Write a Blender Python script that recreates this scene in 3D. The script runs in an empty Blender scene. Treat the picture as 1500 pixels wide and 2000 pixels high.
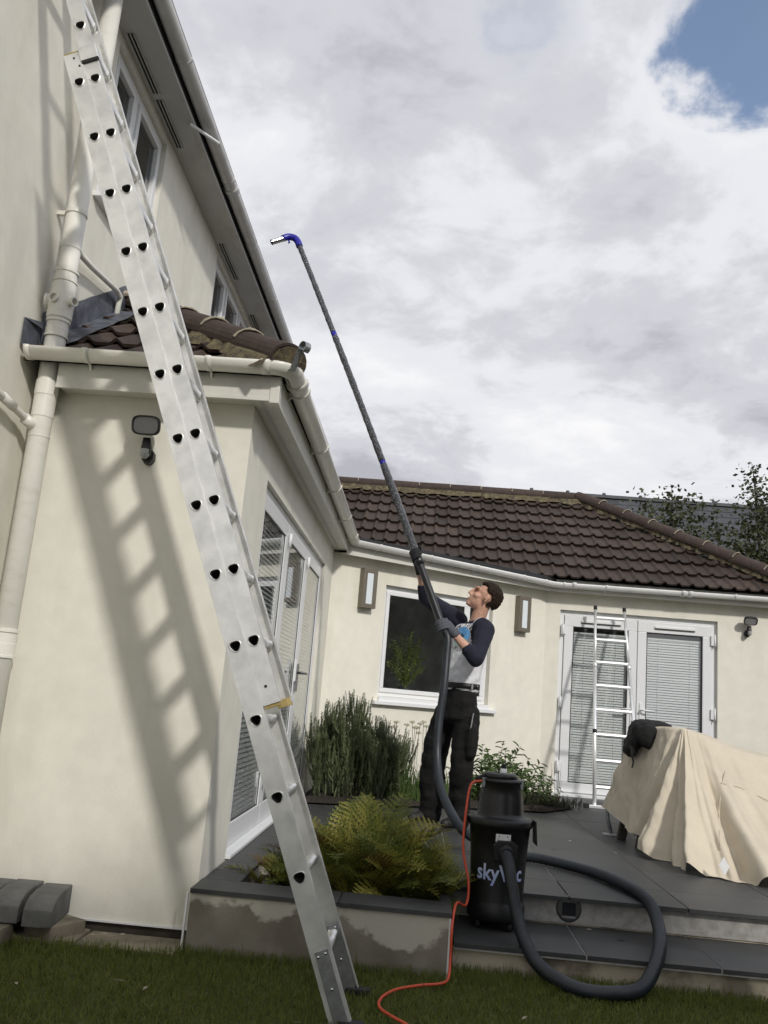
import bpy, bmesh, math, random
import numpy as np
from mathutils import Vector, Matrix, Quaternion
from mathutils.bvhtree import BVHTree
random.seed(7); np.random.seed(7)
S = bpy.context.scene
COL = S.collection
PI = math.pi
R = math.radians
V = Vector

# ------------------------------------------------------------ camera, sky, sun, exposure
cam_d = bpy.data.cameras.new('camera'); cam = bpy.data.objects.new('camera', cam_d); COL.objects.link(cam)
cam_d.sensor_fit = 'VERTICAL'; cam_d.sensor_height = 24.0; cam_d.sensor_width = 24.0; cam_d.lens = 24.0 * 1720 / 2000
cam_d.clip_start = 0.05; cam_d.clip_end = 500
fwd = V((-.055, .977, .207)).normalized()
up0 = V((-.072, -.211, .975)); up = (up0 - up0.dot(fwd) * fwd).normalized(); rt = fwd.cross(up)
M = Matrix((rt, up, -fwd)).transposed().to_4x4(); M.translation = V((0, 0, 1.2)); cam.matrix_world = M
S.camera = cam
S.render.resolution_x = 768; S.render.resolution_y = 1024

SUN_DIR = V((-.75, 1.33, -1.0)).normalized()          # the way the light travels
sun_d = bpy.data.lights.new('sun', 'SUN'); sun_d.energy = 2.0; sun_d.angle = R(3.6); sun_d.color = (1, .96, .90)
sun = bpy.data.objects.new('sun', sun_d); COL.objects.link(sun)
sun.rotation_euler = SUN_DIR.to_track_quat('-Z', 'Y').to_euler(); sun.location = (4, -6, 9)

W = bpy.data.worlds.new('World'); S.world = W; W.use_nodes = True
nt = W.node_tree; nt.nodes.clear()
def N(t, **k):
    n = nt.nodes.new(t)
    for a, b in k.items(): setattr(n, a, b)
    return n
def Lk(a, b): nt.links.new(a, b)
out = N('ShaderNodeOutputWorld'); mixs = N('ShaderNodeMixShader'); Lk(mixs.outputs[0], out.inputs[0])
sky = N('ShaderNodeTexSky', sky_type='NISHITA', sun_disc=False)
sky.sun_elevation = math.asin(-SUN_DIR.z); sky.sun_rotation = math.atan2(-SUN_DIR.x, -SUN_DIR.y)
bg1 = N('ShaderNodeBackground'); bg1.inputs[1].default_value = .15; Lk(sky.outputs[0], bg1.inputs[0])
tc = N('ShaderNodeTexCoord')
sep = N('ShaderNodeSeparateXYZ'); Lk(tc.outputs['Generated'], sep.inputs[0])
def Ma(op, a, b=None, c=None, clamp=False):
    m = N('ShaderNodeMath', operation=op, use_clamp=clamp)
    for i, x in enumerate((a, b, c)):
        if x is None: continue
        if isinstance(x, (int, float)): m.inputs[i].default_value = x
        else: Lk(x, m.inputs[i])
    return m.outputs[0]
zz = Ma('ADD', Ma('MAXIMUM', sep.outputs[2], 0.0), .22)      # a cloud layer seen in perspective
comb = N('ShaderNodeCombineXYZ')
Lk(Ma('DIVIDE', sep.outputs[0], zz), comb.inputs[0]); Lk(Ma('DIVIDE', sep.outputs[1], zz), comb.inputs[1]); comb.inputs[2].default_value = .35
def noise(sc, det, rough, off, dist=0.0):
    mp = N('ShaderNodeMapping'); mp.inputs['Location'].default_value = off; Lk(comb.outputs[0], mp.inputs[0])
    n = N('ShaderNodeTexNoise'); n.inputs['Scale'].default_value = sc; n.inputs['Detail'].default_value = det
    n.inputs['Roughness'].default_value = rough; n.inputs['Distortion'].default_value = dist; Lk(mp.outputs[0], n.inputs['Vector']); return n.outputs[0]
def ramp(x, pts):
    r = N('ShaderNodeValToRGB'); r.color_ramp.interpolation = 'EASE'
    e = r.color_ramp.elements
    while len(e) < len(pts): e.new(.5)
    for el, (p, c) in zip(e, pts): el.position = p; el.color = (*c, 1) if len(c) == 3 else c
    Lk(x, r.inputs[0]); return r.outputs[0]
n1 = noise(1.7, 9, .56, (3.1, 1.7, 0), .25); n2 = noise(.8, 2.5, .5, (8.2, 4.4, 1)); n3 = noise(5.2, 9, .60, (1.2, 7.7, 2), .3)
body = Ma('ADD', Ma('ADD', Ma('MULTIPLY', n1, .62), Ma('MULTIPLY', n2, .52)), Ma('MULTIPLY', Ma('SUBTRACT', n3, .5), .34))
cloud_col = ramp(body, [(.42, (.42, .42, .465)), (.51, (.575, .58, .62)), (.59, (.73, .735, .77)), (.72, (.86, .86, .865))])
# gaps of blue: two openings in the cloud high up, broken by the noise
def gap(d, inner, outer):
    dp = N('ShaderNodeVectorMath', operation='DOT_PRODUCT'); Lk(tc.outputs['Generated'], dp.inputs[0]); dp.inputs[1].default_value = d
    mr = N('ShaderNodeMapRange', interpolation_type='SMOOTHSTEP'); mr.inputs[1].default_value = math.cos(R(outer)); mr.inputs[2].default_value = math.cos(R(inner)); Lk(Ma('ADD', dp.outputs['Value'], Ma('ADD', Ma('MULTIPLY', Ma('SUBTRACT', n3, .5), .024), Ma('MULTIPLY', Ma('SUBTRACT', n1, .5), .034))), mr.inputs[0])
    return mr.outputs[0]
GAPS = [((.275, .685, .672), .4, 6.6, 1.0), ((.036, .745, .667), .3, 5.2, .40), ((.52, .40, .76), 1, 12, .9), ((-.5, -.5, .7), 2, 14, 1.0), ((.7, -.3, .7), 2, 13, 1.0)]
acc = None
for d, i, o, w in GAPS:
    g = Ma('MULTIPLY', gap(V(d).normalized(), i, o), w); acc = g if acc is None else Ma('MAXIMUM', acc, g)
cover = ramp(acc, [(.0, (1, 1, 1)), (1.0, (.06, .06, .06))])
bg2 = N('ShaderNodeBackground'); bg2.inputs[1].default_value = 1.0; Lk(cloud_col, bg2.inputs[0])
Lk(cover, mixs.inputs[0]); Lk(bg1.outputs[0], mixs.inputs[1]); Lk(bg2.outputs[0], mixs.inputs[2])
S.view_settings.view_transform = 'Standard'; S.view_settings.look = 'None'; S.view_settings.gamma = 1
S.view_settings.exposure = 0.18; S.view_settings.use_curve_mapping = False
S.render.engine = 'CYCLES'

# ------------------------------------------------------------ materials
def mat(name, col, rough=.6, var=0.0, vscale=8.0, bump=0.0, bscale=60.0, metal=0.0, spec=.5, col2=None, rvar=0.0, det=5, stretch=None, objrand=0.0, trans=0.0, coat=0.0, c_lo=.35, c_hi=.65, bdist=.004):
    m = bpy.data.materials.new(name); m.use_nodes = True; t = m.node_tree; b = t.nodes['Principled BSDF']
    b.inputs['Base Color'].default_value = (*col, 1); b.inputs['Roughness'].default_value = rough
    b.inputs['Metallic'].default_value = metal; b.inputs['Specular IOR Level'].default_value = spec
    if coat: b.inputs['Coat Weight'].default_value = coat
    co = t.nodes.new('ShaderNodeTexCoord').outputs['Object']
    if stretch:
        mp = t.nodes.new('ShaderNodeMapping'); mp.inputs['Scale'].default_value = stretch; t.links.new(co, mp.inputs[0]); co = mp.outputs[0]
    last = None
    def nz(s, d=det):
        n = t.nodes.new('ShaderNodeTexNoise'); n.inputs['Scale'].default_value = s; n.inputs['Detail'].default_value = d; n.inputs['Roughness'].default_value = .6
        t.links.new(co, n.inputs['Vector']); return n.outputs[0]
    if var or col2:
        c2 = col2 or tuple(max(0, c * (1 - var)) for c in col); c1 = col if col2 else tuple(min(1, c * (1 + var)) for c in col)
        r = t.nodes.new('ShaderNodeValToRGB'); r.color_ramp.elements[0].position = c_lo; r.color_ramp.elements[1].position = c_hi
        r.color_ramp.elements[0].color = (*c2, 1); r.color_ramp.elements[1].color = (*c1, 1)
        nn = nz(vscale); t.links.new(nn, r.inputs[0]); last = r.outputs[0]
        if rvar:
            mr = t.nodes.new('ShaderNodeMapRange'); mr.inputs[3].default_value = rough - rvar; mr.inputs[4].default_value = rough + rvar
            t.links.new(nn, mr.inputs[0]); t.links.new(mr.outputs[0], b.inputs['Roughness'])
    if objrand:
        oi = t.nodes.new('ShaderNodeObjectInfo'); hs = t.nodes.new('ShaderNodeHueSaturation')
        mr = t.nodes.new('ShaderNodeMapRange'); mr.inputs[3].default_value = 1 - objrand; mr.inputs[4].default_value = 1 + objrand
        t.links.new(oi.outputs['Random'], mr.inputs[0]); t.links.new(mr.outputs[0], hs.inputs['Value'])
        if last is None: hs.inputs['Color'].default_value = (*col, 1)
        else: t.links.new(last, hs.inputs['Color'])
        last = hs.outputs[0]
    if last is not None: t.links.new(last, b.inputs['Base Color'])
    if bump:
        bp = t.nodes.new('ShaderNodeBump'); bp.inputs['Strength'].default_value = bump; bp.inputs['Distance'].default_value = bdist
        t.links.new(nz(bscale, 4), bp.inputs['Height']); t.links.new(bp.outputs[0], b.inputs['Normal'])
    if trans:
        b.inputs['Subsurface Weight'].default_value = 0
        tr = t.nodes.new('ShaderNodeBsdfTranslucent'); mx = t.nodes.new('ShaderNodeMixShader'); mx.inputs[0].default_value = trans
        if last is not None: t.links.new(last, tr.inputs[0])
        else: tr.inputs[0].default_value = (*col, 1)
        o = t.nodes['Material Output']; t.links.new(b.outputs[0], mx.inputs[1]); t.links.new(tr.outputs[0], mx.inputs[2]); t.links.new(mx.outputs[0], o.inputs[0])
    return m
def glass(name, tint=(.75, .8, .8), refl=.12):
    m = bpy.data.materials.new(name); m.use_nodes = True; t = m.node_tree; t.nodes.remove(t.nodes['Principled BSDF']); o = t.nodes['Material Output']
    tr = t.nodes.new('ShaderNodeBsdfTransparent'); tr.inputs[0].default_value = (*tint, 1)
    gl = t.nodes.new('ShaderNodeBsdfGlossy'); gl.inputs['Roughness'].default_value = .015
    fr = t.nodes.new('ShaderNodeFresnel'); ge = t.nodes.new('ShaderNodeNewGeometry'); io = t.nodes.new('ShaderNodeMapRange')
    io.inputs[3].default_value = 1.5; io.inputs[4].default_value = 1 / 1.5; t.links.new(ge.outputs['Backfacing'], io.inputs[0]); t.links.new(io.outputs[0], fr.inputs[0])   # a thin sheet reflects alike from both faces
    ad = t.nodes.new('ShaderNodeMath'); ad.operation = 'ADD'; ad.use_clamp = True; ad.inputs[1].default_value = refl; t.links.new(fr.outputs[0], ad.inputs[0])
    mx = t.nodes.new('ShaderNodeMixShader'); t.links.new(ad.outputs[0], mx.inputs[0]); t.links.new(tr.outputs[0], mx.inputs[1]); t.links.new(gl.outputs[0], mx.inputs[2]); t.links.new(mx.outputs[0], o.inputs[0])
    return m

def add_stains(m, col, zscale, amount, lo=.5, hi=.72, scale=(6, 6, .6), band=None):
    """vertical dirt runs and patches with a shape of their own, laid over a material's colour"""
    t = m.node_tree; b = t.nodes['Principled BSDF']
    co = t.nodes.new('ShaderNodeNewGeometry').outputs['Position']
    mp = t.nodes.new('ShaderNodeMapping'); mp.inputs['Scale'].default_value = scale; t.links.new(co, mp.inputs[0])
    n = t.nodes.new('ShaderNodeTexNoise'); n.inputs['Scale'].default_value = zscale; n.inputs['Detail'].default_value = 6; n.inputs['Roughness'].default_value = .62; t.links.new(mp.outputs[0], n.inputs['Vector'])
    r = t.nodes.new('ShaderNodeMapRange'); r.inputs[1].default_value = lo; r.inputs[2].default_value = hi; r.inputs[4].default_value = amount; t.links.new(n.outputs[0], r.inputs[0])
    if band:                                             # salt bloom that gathers in a band at one height
        sp = t.nodes.new('ShaderNodeSeparateXYZ'); t.links.new(co, sp.inputs[0]); ad = t.nodes.new('ShaderNodeMath'); ad.operation = 'MULTIPLY_ADD'; ad.inputs[1].default_value = band[1]; ad.inputs[2].default_value = -band[0] * band[1]
        a2 = t.nodes.new('ShaderNodeMath'); t.links.new(sp.outputs[2], ad.inputs[0]); t.links.new(ad.outputs[0], a2.inputs[0]); t.links.new(n.outputs[0], a2.inputs[1]); t.links.new(a2.outputs[0], r.inputs[0])
    mx = t.nodes.new('ShaderNodeMix'); mx.data_type = 'RGBA'; t.links.new(r.outputs[0], mx.inputs['Factor']); mx.inputs['B'].default_value = (*col, 1)
    src = b.inputs['Base Color']
    if src.is_linked: t.links.new(src.links[0].from_socket, mx.inputs['A'])
    else: mx.inputs['A'].default_value = src.default_value
    t.links.new(mx.outputs['Result'], b.inputs['Base Color'])

M_CREAM = mat('cream render', (.745, .725, .64), .75, var=.04, vscale=7, bump=.4, bscale=110, bdist=.002)
add_stains(M_CREAM, (.58, .56, .48), 1.3, .6, .48, .74, (2.2, 2.2, .5))
M_CREAM2 = mat('pale cream render', (.79, .765, .67), .75, var=.035, vscale=7, bump=.4, bscale=110, bdist=.002)
add_stains(M_CREAM2, (.62, .585, .49), 1.3, .55, .50, .76, (2.2, 2.2, .5))
M_UPVC = mat('white plastic', (.78, .79, .80), .32, var=.015, vscale=5)
M_GUT = mat('cream painted gutter', (.75, .735, .67), .32, var=.03, vscale=4, bump=.1, bscale=30)
add_stains(M_GUT, (.42, .38, .30), 2.0, .35, .55, .8, (3, 3, 8))
M_GUTW = mat('white gutter', (.76, .76, .74), .35, var=.03, vscale=5)
add_stains(M_GUTW, (.40, .38, .33), 2.0, .45, .52, .8, (3, 1, 8))
M_GUTG = mat('weathered white gutter', (.55, .55, .54), .38, var=.06, vscale=5)
add_stains(M_GUTG, (.24, .24, .24), 2.0, .55, .5, .75, (6, 1, 6))
M_FASCIA = mat('fascia board', (.64, .63, .57), .5, var=.04, vscale=6, bump=.1)
add_stains(M_FASCIA, (.36, .35, .30), 1.5, .4, .52, .8, (4, 4, 4))
M_SOFFIT = mat('grey soffit', (.50, .50, .49), .6, var=.06, vscale=3, bump=.2)
add_stains(M_SOFFIT, (.30, .27, .21), 1.2, .6, .53, .75, (3, 1.2, 3))
M_DARK = mat('dark void', (.02, .02, .02), .9)
M_ROOM = mat('dim interior', (.75, .755, .76), .9, var=.2, vscale=3)
M_GLASS = glass('window glass', (.95, .96, .96), .06)
M_GLASSU = glass('upper window glass', (.35, .42, .45), .16)
M_GLASSD = glass('door glass', (.94, .95, .95), .05)
M_BLIND = mat('blind slat', (.82, .83, .82), .45)
M_TILE = mat('brown concrete tile', (.066, .045, .034), .62, col2=(.036, .026, .021), vscale=14, bump=.35, bscale=160, objrand=.38, spec=.35)
add_stains(M_TILE, (.10, .085, .065), 3.0, .35, .60, .78, (5, 5, 5)); add_stains(M_TILE, (.17, .155, .10), 9.0, .6, .66, .74, (4, 4, 4))
M_RIDGE = mat('ridge tile', (.060, .043, .036), .75, var=.2, vscale=9, bump=.4, bscale=90, objrand=.15, spec=.25)
M_MORTAR = mat('lichened mortar', (.17, .14, .075), .95, col2=(.05, .04, .03), vscale=22, bump=.8, bscale=70, bdist=.01)
M_MORTARW = mat('pale mortar joint', (.36, .32, .24), .95, var=.25, vscale=30, bump=.6)
M_LEAD = mat('lead flashing', (.13, .14, .17), .5, col2=(.055, .06, .075), vscale=10, bump=.4, bscale=25, spec=.5, bdist=.01)
M_FELT_SHADE = mat('black felt edge and eaves shade', (.016, .018, .021), .7, var=.2, vscale=9)
M_SLATE = mat('blue slate', (.052, .055, .06), .62, var=.2, vscale=3, bump=.2, bscale=40, objrand=.16)
M_ALU = mat('scuffed aluminium', (.84, .84, .82), .42, col2=(.66, .66, .65), vscale=9, bump=.05, bscale=240, metal=.72, rvar=.08, c_lo=.3, c_hi=.6)
M_ALU2 = mat('rung aluminium', (.78, .78, .76), .42, var=.08, vscale=20, metal=.8)
M_BLACKH = mat('rung bore', (.085, .085, .08), .6)
M_TAN = mat('tan end cap', (.36, .27, .10), .7, var=.12, vscale=30)
M_STEEL = mat('galvanised steel', (.34, .35, .36), .5, var=.15, vscale=25, metal=.9)
M_RUBBER = mat('black rubber', (.015, .015, .016), .7)
M_WALU = mat('bright aluminium ladder', (.86, .87, .88), .33, metal=.55, var=.02)
M_SKIN = mat('skin', (.55, .315, .225), .6, var=.14, vscale=38, bump=.1, bscale=150)
M_LIP = mat('lips', (.34, .14, .11), .5)
M_HAIR = mat('dark brown hair', (.024, .016, .011), .8, spec=.15, var=.4, vscale=120, bump=.8, bscale=260, bdist=.004, stretch=(1, 1, .35))
M_WHITE = mat('white cotton', (.80, .80, .83), .85, var=.03, vscale=6, bump=.35, bscale=22, bdist=.012)
M_NAVY = mat('navy cotton', (.011, .012, .026), .9, bump=.4, bscale=22, bdist=.012)
M_TROUSER = mat('black work trousers', (.011, .0105, .0105), .85, var=.2, vscale=9, bump=.6, bscale=18, bdist=.015, spec=.25)
M_BELT = mat('black belt', (.01, .01, .01), .5)
M_GLOVE = mat('grey knit glove', (.085, .09, .105), .9, bump=.5, bscale=200)
M_GLOVED = mat('black glove', (.013, .013, .015), .8, bump=.5, bscale=200)
M_BOOT = mat('black boot', (.014, .013, .012), .6)
M_POLE = mat('plastic wrapped pole', (.07, .075, .085), .22, col2=(.015, .016, .02), vscale=55, bump=1.0, bscale=70, bdist=.02, spec=.9, coat=.6, c_lo=.48, c_hi=.72)
M_POLEB = mat('bare carbon pole', (.014, .014, .016), .3, spec=.6)
M_BLUE = mat('blue plastic', (.012, .012, .30), .35)
M_CHROME = mat('chrome pipe', (.75, .75, .76), .15, metal=1)
M_VAC = mat('black drum plastic', (.010, .0105, .011), .42, var=.2, vscale=12, bump=.15, bscale=120, spec=.4)
M_VACL = mat('black lid plastic', (.013, .0135, .014), .35, var=.2, vscale=12, spec=.45)
M_HOSE = mat('grey black hose', (.022, .027, .034), .45, var=.15, vscale=20, spec=.5)
M_CORD = mat('orange cord', (.62, .085, .035), .5)
M_CONC = mat('grey concrete render', (.33, .305, .25), .9, col2=(.18, .16, .125), vscale=2.6, bump=.35, bscale=60, det=8, c_lo=.38, c_hi=.66)
add_stains(M_CONC, (.58, .55, .47), 1.7, .85, .53, .58, (1.6, 1.6, 2.0), (.16, 1.3))
M_CONC2 = mat('stained riser render', (.52, .46, .35), .9, col2=(.22, .19, .145), vscale=3.4, bump=.3, bscale=60, det=7, c_lo=.40, c_hi=.54)
M_SLAB = mat('dark porcelain paving', (.060, .062, .061), .5, col2=(.041, .043, .043), vscale=4, bump=.12, bscale=90, rvar=.08, objrand=.12, spec=.4)
add_stains(M_SLAB, (.085, .085, .08), 1.4, .5, .55, .75, (1, 1, 1))
M_GROUT = mat('pale grout', (.34, .33, .31), .9, var=.2, vscale=20)
M_PALE = mat('pale sandstone', (.27, .235, .175), .9, col2=(.13, .115, .085), vscale=6, bump=.4, bscale=60)
M_KERB = mat('charcoal concrete block', (.13, .13, .125), .85, col2=(.08, .08, .077), vscale=9, bump=.5, bscale=120, objrand=.15)
M_SOIL = mat('soil', (.03, .022, .016), .95, var=.4, vscale=30, bump=1, bscale=40, bdist=.03)
M_PLINTH = mat('dark damp plinth', (.06, .05, .04), .9, var=.3, vscale=9, bump=.4)
M_LAWN = mat('lawn earth', (.07, .072, .024), .95, var=.4, vscale=30, bump=.8, bscale=60, bdist=.02)
M_GRASS = mat('grass blades', (.19, .215, .055), .6, col2=(.105, .135, .028), vscale=28, trans=.25, spec=.2)
M_ROSE = mat('rosemary needles', (.21, .245, .125), .6, col2=(.11, .14, .07), vscale=16, objrand=.3, trans=.15, spec=.3)
M_STEM = mat('woody stem', (.07, .055, .035), .9)
M_LEAF = mat('green leaf', (.085, .135, .035), .5, col2=(.05, .09, .022), vscale=14, objrand=.3, trans=.25, spec=.4)
M_LEAFD = mat('window plant leaf', (.34, .38, .12), .5, col2=(.20, .25, .07), vscale=14, objrand=.3, trans=.25)
M_TREEL = mat('dark tree leaf', (.075, .085, .034), .5, col2=(.040, .048, .020), vscale=1.2, trans=.15, spec=.4)
M_TREEB = mat('reddish tree leaf', (.055, .042, .020), .5, trans=.15)
M_BARK = mat('bark', (.06, .05, .04), .9, var=.3, vscale=20)
M_FERNG = mat('green fern', (.19, .215, .042), .6, col2=(.08, .105, .022), vscale=11, objrand=.35, trans=.25, spec=.3)
M_FERNY = mat('yellowing fern', (.36, .32, .07), .6, col2=(.19, .20, .042), vscale=11, objrand=.3, trans=.25, spec=.3)
M_FERNB = mat('rusty fern', (.19, .115, .03), .7, col2=(.11, .075, .02), vscale=11, objrand=.3, trans=.2)
M_LAV = mat('grey green needle', (.060, .070, .035), .7, objrand=.3)
M_FLOWER = mat('faded white flower', (.42, .40, .28), .8, var=.2, vscale=40)
M_COVER = mat('beige canvas', (.60, .535, .42), .85, var=.05, vscale=5, bump=.3, bscale=40, bdist=.006)
M_TAG = mat('white tag', (.8, .8, .8), .6)
M_WOODG = mat('weathered teak', (.055, .045, .036), .8, var=.2, vscale=20, stretch=(4, 4, .6))
M_BAG = mat('black fabric', (.006, .006, .006), .9, bump=.6, bscale=30, bdist=.01)
M_BAGP = mat('black plastic', (.006, .006, .007), .25, bump=.4, bscale=18, bdist=.02)
M_BRONZE = mat('grey bronze metal', (.20, .175, .14), .45, var=.1, vscale=20, metal=.5, stretch=(12, 12, 1))
M_OPAL = mat('opal diffuser', (.72, .77, .80), .35)
M_LAMPB = mat('black lamp housing', (.014, .014, .016), .45)
M_LENS = mat('grey lens', (.24, .24, .245), .2)
M_SENSOR = mat('sensor dome', (.35, .36, .36), .3)
M_SOLAR = mat('solar cell', (.018, .02, .024), .15)
M_SOLARF = mat('solar light rim', (.10, .10, .095), .4, metal=.4)
M_POT = mat('green glazed pot', (.03, .05, .05), .3)
M_HANDLE = mat('brushed handle', (.35, .35, .36), .35, metal=1)
M_PRINTB = mat('sky blue print', (.13, .36, .66), .8)
M_PRINTG = mat('pale green print', (.30, .46, .42), .8)
M_PRINTK = mat('black print', (.012, .012, .014), .8)

# ------------------------------------------------------------ object helpers
WL = {}
def link(o): COL.objects.link(o); return o
def obj(name, me, parent=None, m=None, smooth=False, origin=None):
    """link mesh data (its vertices in world space) as one object with its origin at its own middle"""
    n = len(me.vertices); co = np.empty(n * 3, np.float32); me.vertices.foreach_get('co', co); co = co.reshape(-1, 3)
    c = V(((co.min(0) + co.max(0)) / 2).tolist()) if origin is None else V(origin)
    if n: me.transform(Matrix.Translation(-c))
    o = bpy.data.objects.new(name, me); link(o)
    if m and not me.materials: me.materials.append(m)
    if smooth: me.shade_smooth()
    if parent is not None: o.parent = parent; o.location = c - WL[parent.name]
    else: o.location = c
    WL[o.name] = c; me.name = name
    return o
def inst(src, name, parent, mw):
    """another piece sharing src's mesh, placed by a world matrix"""
    o = bpy.data.objects.new(name, src); link(o)
    if parent is not None: o.parent = parent; o.matrix_local = Matrix.Translation(-WL[parent.name]) @ mw
    else: o.matrix_world = mw
    WL[o.name] = mw.translation.copy(); return o
def thing(name, label, cat, loc, group=None):
    o = bpy.data.objects.new(name, None); link(o); o.location = loc; o.empty_display_size = .1
    WL[o.name] = V(loc); tag(o, label, cat, group); return o
def tag(o, label=None, cat=None, group=None, kind=None):
    if label: o['label'] = label
    if cat: o['category'] = cat
    if group: o['group'] = group
    if kind: o['kind'] = kind
    return o
class MB:
    """collects simple shapes as one mesh, in world space"""
    def __init__(s): s.v = []; s.f = []; s.mi = []; s.sm = []; s.cur = 0; s.smooth = False
    def add(s, vs, fs):
        b = len(s.v); s.v += [tuple(x) for x in vs]; s.f += [tuple(i + b for i in f) for f in fs]; s.mi += [s.cur] * len(fs); s.sm += [s.smooth] * len(fs); return s
    def box(s, a, b):
        (x0, y0, z0), (x1, y1, z1) = a, b
        x0, x1 = min(x0, x1), max(x0, x1); y0, y1 = min(y0, y1), max(y0, y1); z0, z1 = min(z0, z1), max(z0, z1)
        return s.add([(x0, y0, z0), (x1, y0, z0), (x1, y1, z0), (x0, y1, z0), (x0, y0, z1), (x1, y0, z1), (x1, y1, z1), (x0, y1, z1)], BOXF)
    def obox(s, o, ax, ay, az, a, b):
        """box in a frame (origin o, axes ax ay az)"""
        o, ax, ay, az = V(o), V(ax), V(ay), V(az)
        vs = [o + ax * x + ay * y + az * z for z in (a[2], b[2]) for (x, y) in ((a[0], a[1]), (b[0], a[1]), (b[0], b[1]), (a[0], b[1]))]
        return s.add(vs, BOXF)
    def tube(s, pts, rad, n=12, caps=True):
        pts = [V(p) for p in pts]; m = len(pts); rad = rad if hasattr(rad, '__len__') else [rad] * m
        t0 = (pts[1] - pts[0]).normalized(); u = t0.orthogonal().normalized(); vs = []
        for i, p in enumerate(pts):
            t = (pts[min(i + 1, m - 1)] - pts[max(i - 1, 0)]).normalized(); u = (u - u.dot(t) * t).normalized(); w = t.cross(u)
            for k in range(n): a = 2 * PI * k / n; vs.append(p + rad[i] * (u * math.cos(a) + w * math.sin(a)))
        fs = [(i * n + k, i * n + (k + 1) % n, (i + 1) * n + (k + 1) % n, (i + 1) * n + k) for i in range(m - 1) for k in range(n)]
        if caps: fs += [tuple(reversed(range(n))), tuple((m - 1) * n + k for k in range(n))]
        return s.add(vs, fs)
    def cyl(s, a, b, r, n=16, r2=None): return s.tube([a, b], [r, r if r2 is None else r2], n)
    def lathe(s, c, prof, n=32, ax=V((0, 0, 1))):
        """prof: (radius, height) pairs"""
        ax = V(ax).normalized(); u = ax.orthogonal().normalized(); w = ax.cross(u); c = V(c); vs = []
        for r, h in prof:
            for k in range(n): a = 2 * PI * k / n; vs.append(c + ax * h + max(r, 1e-4) * (u * math.cos(a) + w * math.sin(a)))
        m = len(prof)
        return s.add(vs, [(i * n + k, i * n + (k + 1) % n, (i + 1) * n + (k + 1) % n, (i + 1) * n + k) for i in range(m - 1) for k in range(n)])
    def quad(s, *p): return s.add(p, [tuple(range(len(p)))])
    def prism(s, poly, d):
        """polygon (3-D points) extruded by vector d"""
        d = V(d); n = len(poly); vs = [V(p) for p in poly] + [V(p) + d for p in poly]
        return s.add(vs, [tuple(reversed(range(n))), tuple(range(n, 2 * n))] + [(i, (i + 1) % n, n + (i + 1) % n, n + i) for i in range(n)])
    def mesh(s, mats, name='mesh', bevel=0):
        me = bpy.data.meshes.new(name); me.from_pydata(s.v, [], s.f); mats = mats if isinstance(mats, (list, tuple)) else [mats]
        for m in mats: me.materials.append(m)
        if len(mats) > 1: me.polygons.foreach_set('material_index', s.mi)
        me.polygons.foreach_set('use_smooth', s.sm)
        me.update()
        bm = bmesh.new(); bm.from_mesh(me); bmesh.ops.recalc_face_normals(bm, faces=bm.faces)
        if bevel: bmesh.ops.bevel(bm, geom=bm.edges[:], offset=bevel, segments=2, affect='EDGES', profile=.6)
        bm.to_mesh(me); bm.free()
        return me
    def build(s, name, mats, parent=None, bevel=0, smooth=False, origin=None):
        return obj(name, s.mesh(mats, name, bevel), parent, None, smooth, origin)
BOXF = [(3, 2, 1, 0), (4, 5, 6, 7), (0, 1, 5, 4), (1, 2, 6, 5), (2, 3, 7, 6), (3, 0, 4, 7)]
def arr_mesh(name, v, f, m, smooth=False, n=None):
    """big mesh from arrays: v (k,3), f (j,3 or 4)"""
    v = np.asarray(v, np.float32); f = np.asarray(f, np.int32); me = bpy.data.meshes.new(name)
    me.vertices.add(len(v)); me.vertices.foreach_set('co', v.ravel()); k = f.shape[1]
    me.loops.add(f.size); me.loops.foreach_set('vertex_index', f.ravel()); me.polygons.add(len(f))
    me.polygons.foreach_set('loop_start', np.arange(0, f.size, k, dtype=np.int32)); me.polygons.foreach_set('loop_total', np.full(len(f), k, np.int32))
    me.update(calc_edges=True); me.materials.append(m)
    return me
def spline(pts, n):
    """Catmull-Rom through points"""
    P = [V(p) for p in pts]; P = [2 * P[0] - P[1]] + P + [2 * P[-1] - P[-2]]; o = []; m = len(P) - 3
    for k in range(n + 1):
        t = k / n * m; i = min(int(t), m - 1); t -= i; a, b, c, d = P[i:i + 4]
        o.append(.5 * ((2 * b) + (c - a) * t + (2 * a - 5 * b + 4 * c - d) * t * t + (3 * b - a - 3 * c + d) * t ** 3))
    return o
def frame_from(z, x=None):
    z = V(z).normalized(); x = V(x) if x is not None else z.orthogonal(); x = (x - x.dot(z) * z).normalized(); return x, z.cross(x), z

# ------------------------------------------------------------ ground, steps, patio
ZP, ZT = .276, .13                                    # patio and tread heights above the lawn
lawn = MB(); lawn.quad((-60, -60, 0), (60, -60, 0), (60, 120, 0), (-60, 120, 0)); tag(lawn.build('lawn_ground', M_LAWN), kind='structure')

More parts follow.
